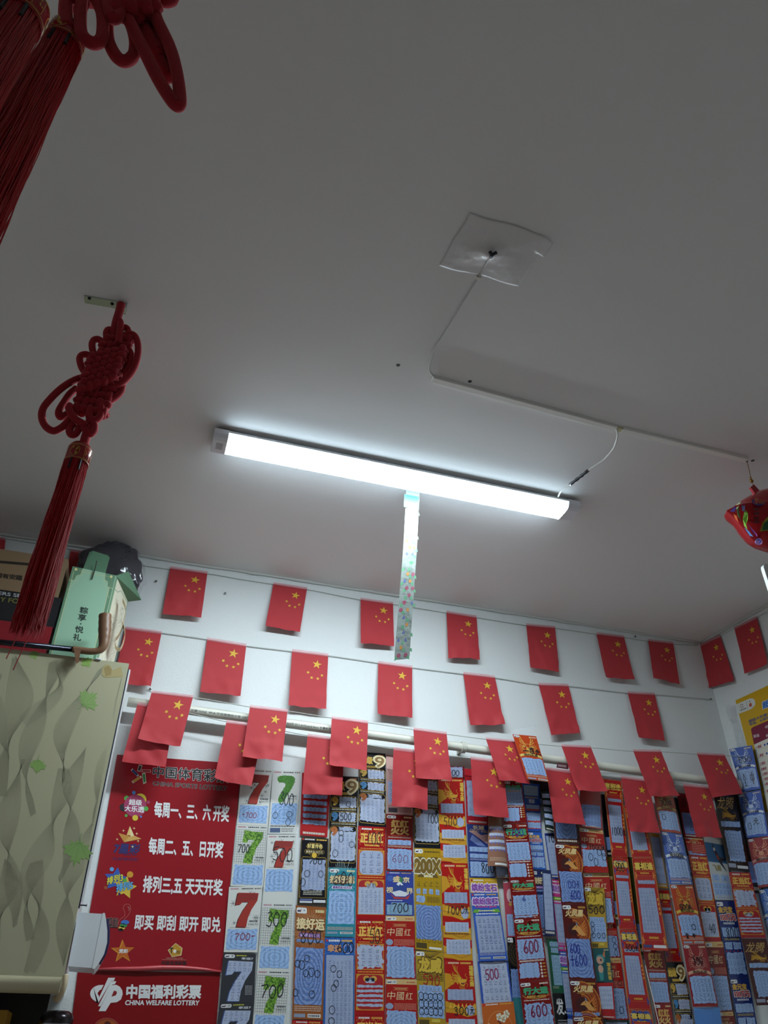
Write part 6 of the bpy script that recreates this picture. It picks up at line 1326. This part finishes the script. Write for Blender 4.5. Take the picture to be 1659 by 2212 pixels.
column(C11, 2.712, [
 ('d_xingdayun', 'crimson card partly under a flag corner', [(1088, 1687), (1126, 1687), (1138.5, 1777), (1085, 1779)], dict(pb=.16, pe=.58)),
 ('d_xingdayun', 'crimson card inked 100 over green lettering', [(1085, 1779.5), (1138.5, 1778.5), (1155, 1899), (1100.5, 1902)], dict(pen=[('100', .3, .1, .8, .24, BLUP, .002)])),
 ('d_xingdayun', 'crimson card with a blue ink loop', [(1100.5, 1901), (1155, 1898.5), (1167, 1981), (1108.7, 1984)], dict(pb=.42, pe=.93, pen=[('6', .4, .43, .58, .56, BLUP, .0018)])),
 ('d_xingdayun', 'crimson card with a neat wine-red 600', [(1108.9, 1984.5), (1167, 1981.5), (1185.5, 2116), (1121, 2122)], dict(pen=[('600', .25, .36, .82, .56, PURP, .003)])),
 ('d_xingdayun', 'crimson card, 600 on torn scratch stripes', [(1121.3, 2122.5), (1185.7, 2116.5), (1206, 2256), (1138, 2260)], dict(pb=.36, pe=.74, jag=.04, pen=[('600', .25, .38, .8, .56, PURP, .003)]))])
card(None, '', 'd_rabbit', 'pink card peeking out left of the green-lettered column', [(1086, 1898), (1114, 1898), (1126, 2024), (1095, 2024)], 2.735)
card(None, '', 'd_lion', 'black and bronze card peeking out below the pink card', [(1095, 2022), (1128, 2024), (1153, 2215), (1106, 2215)], 2.736)
BC = 'the recessed blue column beside it'
for nm, q, kw in (('upper blue and red card in the recessed column right of the green-lettered cards', [(1127, 1690), (1165, 1694), (1169.5, 1796), (1140, 1796)], dict(design='d_bluered')),
                  ('blue jackpot card with red digits right of the green-lettered cards', [(1140, 1797), (1170, 1798), (1180, 1878.6), (1147, 1877)], dict(design='d_150', base='#2a5cb8')),
                  ('dark blue card with pale lettering below the blue jackpot card', [(1148, 1879), (1178, 1880), (1196, 2022), (1166, 2022)], dict(design='d_haoyun', base='#232c60', ray_='#3a4a80')),
                  ('narrow grey-panelled card hanging before the dark blue one', [(1171, 1878), (1190, 1880), (1201, 2022), (1176.5, 2020)], dict(design='d_rows', base='#25305a', rows=8, Y=2.730)),
                  ('dark curled card tucked behind the flag by the phoenix column', [(1168, 1710), (1187, 1710), (1199, 1799), (1178, 1793)], dict(design='d_rows', rows=5, bars=1, base='#1c2a28', curl=.006, Y=2.725)),
                  ('blue inked card between the recessed and the phoenix columns', [(1176, 1800), (1199, 1800), (1213, 1898), (1190, 1897)], dict(design='d_rows', base='#2a3c90', rows=5, pen=[('10', .2, .02, .9, .2)])),
                  ('bright pink card half hidden left of the phoenix column', [(1189, 1899), (1215, 1902), (1236, 2056), (1206, 2054)], dict(design='d_gems', base='#c03a80')),
                  ('blue card below the pink one, left of the phoenix column', [(1206.5, 2055), (1236, 2057), (1252, 2196), (1222, 2194)], dict(design='d_gems')),
                  ('dark green card with a scratched bamboo shape', [(1181, 2028), (1207, 2030), (1220, 2145), (1193, 2145)], dict(design='d_bamboo')),
                  ('black card with pale lettering below the green bamboo card', [(1193, 2146), (1220, 2146), (1234, 2262), (1206, 2262)], dict(design='d_phoenixless')),
                  ('blue card showing at the bottom edge left of the phoenix column', [(1222, 2195), (1252, 2197), (1262, 2290), (1232, 2290)], dict(design='d_rows', base='#2a4aa8', rows=4))):
    y = kw.pop('Y', 2.738); card(None, '', kw.pop('design'), nm, q, y, **kw)
column('the phoenix column', 2.708, [
 ('d_rows', 'dark maroon card under a flag', [(1188, 1700), (1240, 1702), (1252, 1823), (1199.5, 1821)], dict(base='#4a2018', rows=5, kind='navy')),
 ('d_fenghuang', 'maroon firebird card marked 100 plus 600', [(1198, 1822), (1252, 1825), (1265, 1953), (1212.6, 1952)], dict(pb=.47, pen=[('00千', .35, .62, .85, .74, BLUP, .002), ('600', .4, .78, .82, .92, BLUP, .0022)])),
 ('d_fenghuang', 'maroon firebird card marked 600 plus 600', [(1212.8, 1952.5), (1265.2, 1953.5), (1287.7, 2118), (1229, 2116)], dict(pb=.47, pen=[('600', .15, .54, .55, .66, BLUP, .0024), ('千600', .12, .68, .78, .82, BLUP, .0024)])),
 ('d_fenghuang', 'maroon firebird card with tucked-in lower half', [(1229.2, 2116.5), (1288, 2118.5), (1308, 2275), (1248, 2277)], {}),
 ('d_fenghuang', 'maroon firebird card at the frame edge', [(1236, 2196), (1302, 2194), (1316, 2330), (1252, 2332)], {})])
column('the column beside the phoenix cards', 2.722, [
 ('d_rows', 'red curled card with glare', [(1252.4, 1705), (1297, 1710), (1302, 1793), (1251.5, 1787)], dict(base='#a8201c', rows=4, kind='navy', curl=.010, sleeve=True, b0=.4, b1=.95)),
 ('d_zhongguohong', 'red brush-lettered card inked 1000', [(1251.7, 1788), (1302.3, 1794), (1315, 1885), (1259, 1885)], dict(pb=.48, pe=.86, pen=[('1000元', .32, .36, .98, .48)], loops=[(.72, .54), (.9, .54), (.36, .65), (.9, .64), (.55, .76)])),
 ('d_zhongguohong', 'red brush-lettered card overlapped by gold', [(1259.2, 1885.5), (1315.2, 1885.5), (1328, 1995), (1268, 1995)], dict(Y=2.728)),
 ('d_longzhang', 'gold card inked 500', [(1262, 1916), (1305, 1918), (1313, 2048), (1278.6, 2048)], dict(pb=.55, pen=[('500', .05, .32, .95, .44, '#14141c', .002)], loops=[(.2, .62), (.2, .7), (.2, .8), (.5, .8), (.8, .8)])),
 ('d_teal_beast', 'dark teal card with a pale blue-haired creature', [(1279.6, 2048.5), (1316, 2049), (1324, 2122), (1288.6, 2120)], {}),
 ('d_rows', 'red card with a big grey panel', [(1288.6, 2123.6), (1324, 2122.5), (1330, 2201), (1300, 2199.5)], dict(base='#b01c20', rows=4, kind='silver', b0=.1, b1=.74))])
for nm, q, kw in (('red card with cream band behind the gold and teal cards', [(1280, 1893), (1323, 1893), (1328, 1975), (1284, 1975)], dict(design='d_zhongguohong', pb=.4)),
                  ('red brush-lettered card marked 0 behind the teal creature card', [(1284, 1975.5), (1328.2, 1975.5), (1340, 2068), (1296, 2068)], dict(design='d_zhongguohong', pb=.5, loops=[(.8, .6), (.82, .75), (.82, .9)])),
                  ('red brush-lettered card beside the red gold-cornered one', [(1296.5, 2069), (1340.2, 2069), (1358, 2203), (1312, 2203)], dict(design='d_zhongguohong', pb=.5, loops=[(.8, .42), (.72, .85)])),
                  ('dark green card end at the bottom edge beside the firebird cards', [(1303, 2203), (1358, 2204), (1368, 2290), (1312, 2290)], dict(design='d_rows', base='#24463c', rows=3))):
    card(None, '', kw.pop('design'), nm, q, 2.737, **kw)
column('the red double-happiness column', 2.718, [
 ('d_xixiangfeng', 'red gold-lined card inked 1000', [(1302, 1682), (1342, 1687), (1356, 1853.5), (1321.6, 1851)], dict(pen=[('1000元', .15, .62, .98, .72)])),
 ('d_xixiangfeng', 'red card with blue ring emblem', [(1321.8, 1851.5), (1356.2, 1854), (1375, 2007.7), (1337, 2006.7)], dict(blue=1, pen=[('500', .15, .08, .7, .2)])),
 ('d_xixiangfeng', 'red card with blue rings inked 300', [(1337.2, 2007.2), (1375.2, 2008.2), (1407, 2182), (1357, 2180)], dict(blue=1, pen=[('300元', .2, .2, .9, .28)])),
 ('d_xixiangfeng', 'red blue-ringed card at the frame edge', [(1357.2, 2180.5), (1407.2, 2182.5), (1428, 2330), (1382, 2330)], dict(blue=1))])
column('the front gold-framed column', 2.702, [
 ('d_xixiangfeng', 'red gold-framed card under a flag', [(1347, 1740), (1389, 1741), (1410, 1852.4), (1364.7, 1852.4)], dict(top=0, pb=.3, pe=.86)),
 ('d_xixiangfeng', 'long red gold-framed card, hanging loose', [(1364.9, 1853), (1410.2, 1853), (1443.6, 2054), (1388, 2052)], dict(ft=1))])
for nm, q, kw in (('dark red flame-lettered card behind the loose gold-framed card', [(1388, 2046), (1433, 2048), (1449, 2168), (1411, 2168)], dict(design='d_honghuo', Y=2.734)),
                  ('red flame-lettered card at the frame edge below its twin', [(1411.2, 2168.5), (1449.2, 2168.5), (1466, 2290), (1432, 2290)], dict(design='d_honghuo', base='#8a1c1c', Y=2.734)),
                  ('red and yellow edged card right of the loose gold-framed card', [(1402, 1800), (1424, 1802), (1443, 1919), (1421, 1918)], dict(design='d_rows', base='#c08a1c', rows=5, Y=2.734)),
                  ('tall red and blue card between the gold-framed and dragon columns', [(1421, 1922), (1445, 1923), (1473, 2077), (1440, 2078)], dict(design='d_xixiangfeng', blue=1, Y=2.734)),
                  ('black nine card half hidden behind the dragon column', [(1438, 2079), (1476, 2079), (1511, 2280), (1474, 2280)], dict(design='d_black9', Y=2.734))):
    y = kw.pop('Y'); card(None, '', kw.pop('design'), nm, q, y, **kw)
column('the antlered dragon column', 2.702, [
 ('d_dragonmask', 'orange-red antlered card inked 500', [(1409, 1704), (1451, 1706), (1472, 1802), (1428, 1795.6)], dict(base='#b03a22', c='#c9963a', band='#dcb85a', curl=.007, sleeve=True, pen=[('500元', .2, .2, .85, .38)], loops=[(.25, .66)])),
 ('d_dragonmask', 'royal blue antlered card inked 5100', [(1428.2, 1796.2), (1472.6, 1802.5), (1496, 1911), (1446.7, 1910)], dict(curl=.007, sleeve=True, pe=.88, pen=[('5100元', .2, .4, .85, .5)])),
 ('d_dragonmask', 'orange antlered card with full marks', [(1446.9, 1911), (1496.2, 1912), (1523.5, 2039.5), (1474, 2040)], dict(base='#b5401c', c='#cf9a3a', band='#dfb84a', curl=.005, pe=.86, pen=[('500元', .18, .34, .72, .43), ('全 中', .18, .82, .62, .9)], loops=[(.62, .72)])),
 ('d_dragonmask', 'dark red antlered card inked 500', [(1474.2, 2040.5), (1523.7, 2040), (1552, 2174.5), (1497, 2175)], dict(base='#8f1a22', c='#c98a7a', band='#d9a58a', curl=.005, pen=[('500', .3, .2, .7, .34)]))])
card(None, '', 'd_sleeve', 'bright blue plastic-covered card at the foot of the antlered column', [(1498, 2176), (1554, 2175.5), (1572, 2290), (1512, 2290)], 2.700, curl=.006, sleeve=True)
for nm, q, kw in (('dark red scrawled card behind the flags by the antlered column', [(1462, 1712), (1500, 1716), (1517, 1812), (1478, 1808)], dict(design='d_rows', base='#7a1a20', rows=3, kind='navy', b0=.45, pen=[('00', .2, .1, .8, .3)], loops=[(.6, .6), (.7, .75), (.5, .8)])),
                  ('red brush-lettered card below the lowest corner flag', [(1478.3, 1809), (1518, 1812), (1528, 1849), (1487, 1846)], dict(design='d_zhongguohong', pb=.9)),
                  ('red firework card with a grey panel, right of the blue antlered card', [(1487.2, 1846.5), (1528.2, 1849.5), (1558, 2034), (1522.5, 2033)], dict(design='d_zhengdang', pen=[('40', .4, .8, .8, .9)])),
                  ('dim red brush-lettered card right of the dark red antlered card', [(1522.7, 2034), (1561, 2034), (1583, 2185), (1548, 2186)], dict(design='d_zhongguohong', base='#7a1c1c')),
                  ('dim red card end at the frame edge near the corner', [(1548.2, 2186.5), (1583.2, 2185.5), (1602, 2290), (1566, 2290)], dict(design='d_zhongguohong', base='#7a1c1c'))):
    card(None, '', kw.pop('design'), nm, q, 2.735, **kw)
for nm, q, kw in (('blue and white bird card near the corner', [(1520, 1808), (1564, 1816), (1584.5, 1944.6), (1544.5, 1943.6)], dict(design='d_swallow', Y=2.733)),
                  ('navy jackpot card inked 800 below the blue bird card', [(1545.6, 1945.5), (1585.6, 1946), (1617, 2112), (1576, 2113)], dict(design='d_150', Y=2.733, pen=[('800', .25, .36, .9, .5, '#14141c', .002)])),
                  ('navy jackpot card with faded digits, at the frame edge', [(1576.2, 2113.5), (1617.2, 2112.5), (1646, 2270), (1602, 2272)], dict(design='d_150', Y=2.733)),
                  ('black card with a golden dragon under the last corner flag', [(1540, 1712), (1588, 1712), (1620, 1884), (1574, 1880)], dict(design='d_darkdragon', Y=2.722, base='#24120f')),
                  ('red card with zigzag scratched bars near the corner', [(1574.3, 1884), (1620, 1885), (1655, 2026), (1601, 2026)], dict(design='d_zhengdang', lines=1, Y=2.715)),
                  ('maroon card with golden flames at the corner edge', [(1601.2, 2027), (1655.2, 2027), (1688, 2170), (1634, 2172)], dict(design='d_darkdragon', Y=2.700, base='#45120f'))):
    y = kw.pop('Y'); card(None, '', kw.pop('design'), nm, q, y, **kw)
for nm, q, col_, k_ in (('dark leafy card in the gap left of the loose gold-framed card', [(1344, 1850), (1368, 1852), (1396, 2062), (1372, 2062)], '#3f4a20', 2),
                  ('black filler card darkening the gap left of the red double-happiness column', [(1294, 1716), (1314, 1716), (1332, 1850), (1312, 1850)], '#1b191f', 1),
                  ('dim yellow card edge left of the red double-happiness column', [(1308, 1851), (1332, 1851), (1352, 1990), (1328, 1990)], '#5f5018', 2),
                  ('filler card darkening the gap between the gold dragon card and the blue antlered cards', [(1584, 1712), (1612, 1714), (1650, 1930), (1622, 1930)], '#1a1416', 1),
                  ('black filler card darkening the gap right of the orange-red antlered card', [(1446, 1722), (1468, 1724), (1502, 1905), (1478, 1905)], '#17161b', 1),
                  ('black filler card darkening the gap under the orange taped card', [(1140, 1684), (1192, 1690), (1192, 1742), (1164, 1742)], '#121318', 1),
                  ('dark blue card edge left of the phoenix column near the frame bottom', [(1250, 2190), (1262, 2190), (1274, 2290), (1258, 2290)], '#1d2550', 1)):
    card(None, '', 'd_rows', nm, q, 2.7405, base=col_, rows=k_, b0=.7, b1=.9, kind='navy')  # the near-black ones are added fillers to darken the gaps between columns
SD = lambda o: (lambda x, y: side(x, y, o))
for nm, q, kw in (('blue antlered card, top one in front of the yellow poster', [(1575, 1618.5), (1624, 1610), (1643.4, 1704), (1604, 1712)], dict(pen=[('500', .3, .24, .9, .36), ('全 中', .3, .62, .85, .9)])),
                  ('blue antlered card directly beneath the top one by the yellow poster', [(1595, 1717), (1643, 1706), (1661, 1806), (1614, 1811)], dict(pen=[('元', .5, .6, .75, .74)], loops=[(.3, .75)])),
                  ('red antlered card below the two blue ones at the corner', [(1615, 1813), (1664, 1805), (1692, 1912), (1636, 1919)], dict(base='#9a1c20', c='#d9906a', band='#c98a7a')),
                  ('blue antlered card below the red one at the frame edge', [(1637, 1923), (1694, 1915), (1716, 2040), (1662, 2048)], dict(base='#2a66b8'))):
    card(None, '', 'd_dragonmask', nm, q, 0, place=SD(.03), curl=.009, sleeve=True, **kw)
card(None, '', 'd_dragonmask', 'orange antlered card taped over a flag above the pipe', [(1107, 1586), (1158, 1590.5), (1187, 1689.6), (1138.5, 1683)], 2.640, base='#c0461f', c='#d9a84a', band='#dfc06a', pe=.88, curl=.003, pen=[('一百元', .2, .3, .98, .42)])
t4 = [at(*p, 2.66) for p in ((1102, 1578), (1156, 1568), (1156, 1600), (1104, 1602))]
mb = MB(); mb.grid(lambda u, v: bil(t4, u, v) + V((0, -.001 + .06 * (1 - v) * 0, 0)), 6, 4, m_sheer('#dfe4e4', .32, .1, 'clear_tape')); tag(mb.build('clear_tape'), 'piece of clear tape holding the orange antlered card', 'tape')
mb = MB(); A, B = at(1394, 2086, 2.705), at(1426, 2222, 2.705); mb.tube([A, B], .0016, mat('#d9d3cc', 'plastic'), 6); tag(mb.build('plastic_rod'), 'thin pale rod hanging beside the flame-lettered card', 'cord')
t4 = [at(*p, 2.683) for p in ((1204, 1648), (1228, 1651), (1228, 1662), (1202, 1658))]
mb = MB(); mb.hexa(t4, [p + V((0, .001, 0)) for p in t4], mat('#5a2a34', 'paper')); T = Pad(lambda a, b_, off: bil(t4, a, b_) + V((0, -off, 0))); T.fine('p', .1, .3, .8, .8, 2, '#c9b8b8', 1); o = mb.build('paper_label'); tag(o, 'small maroon paper label stuck on the pipe', 'label'); T.parts['p'].build('label_print', o)
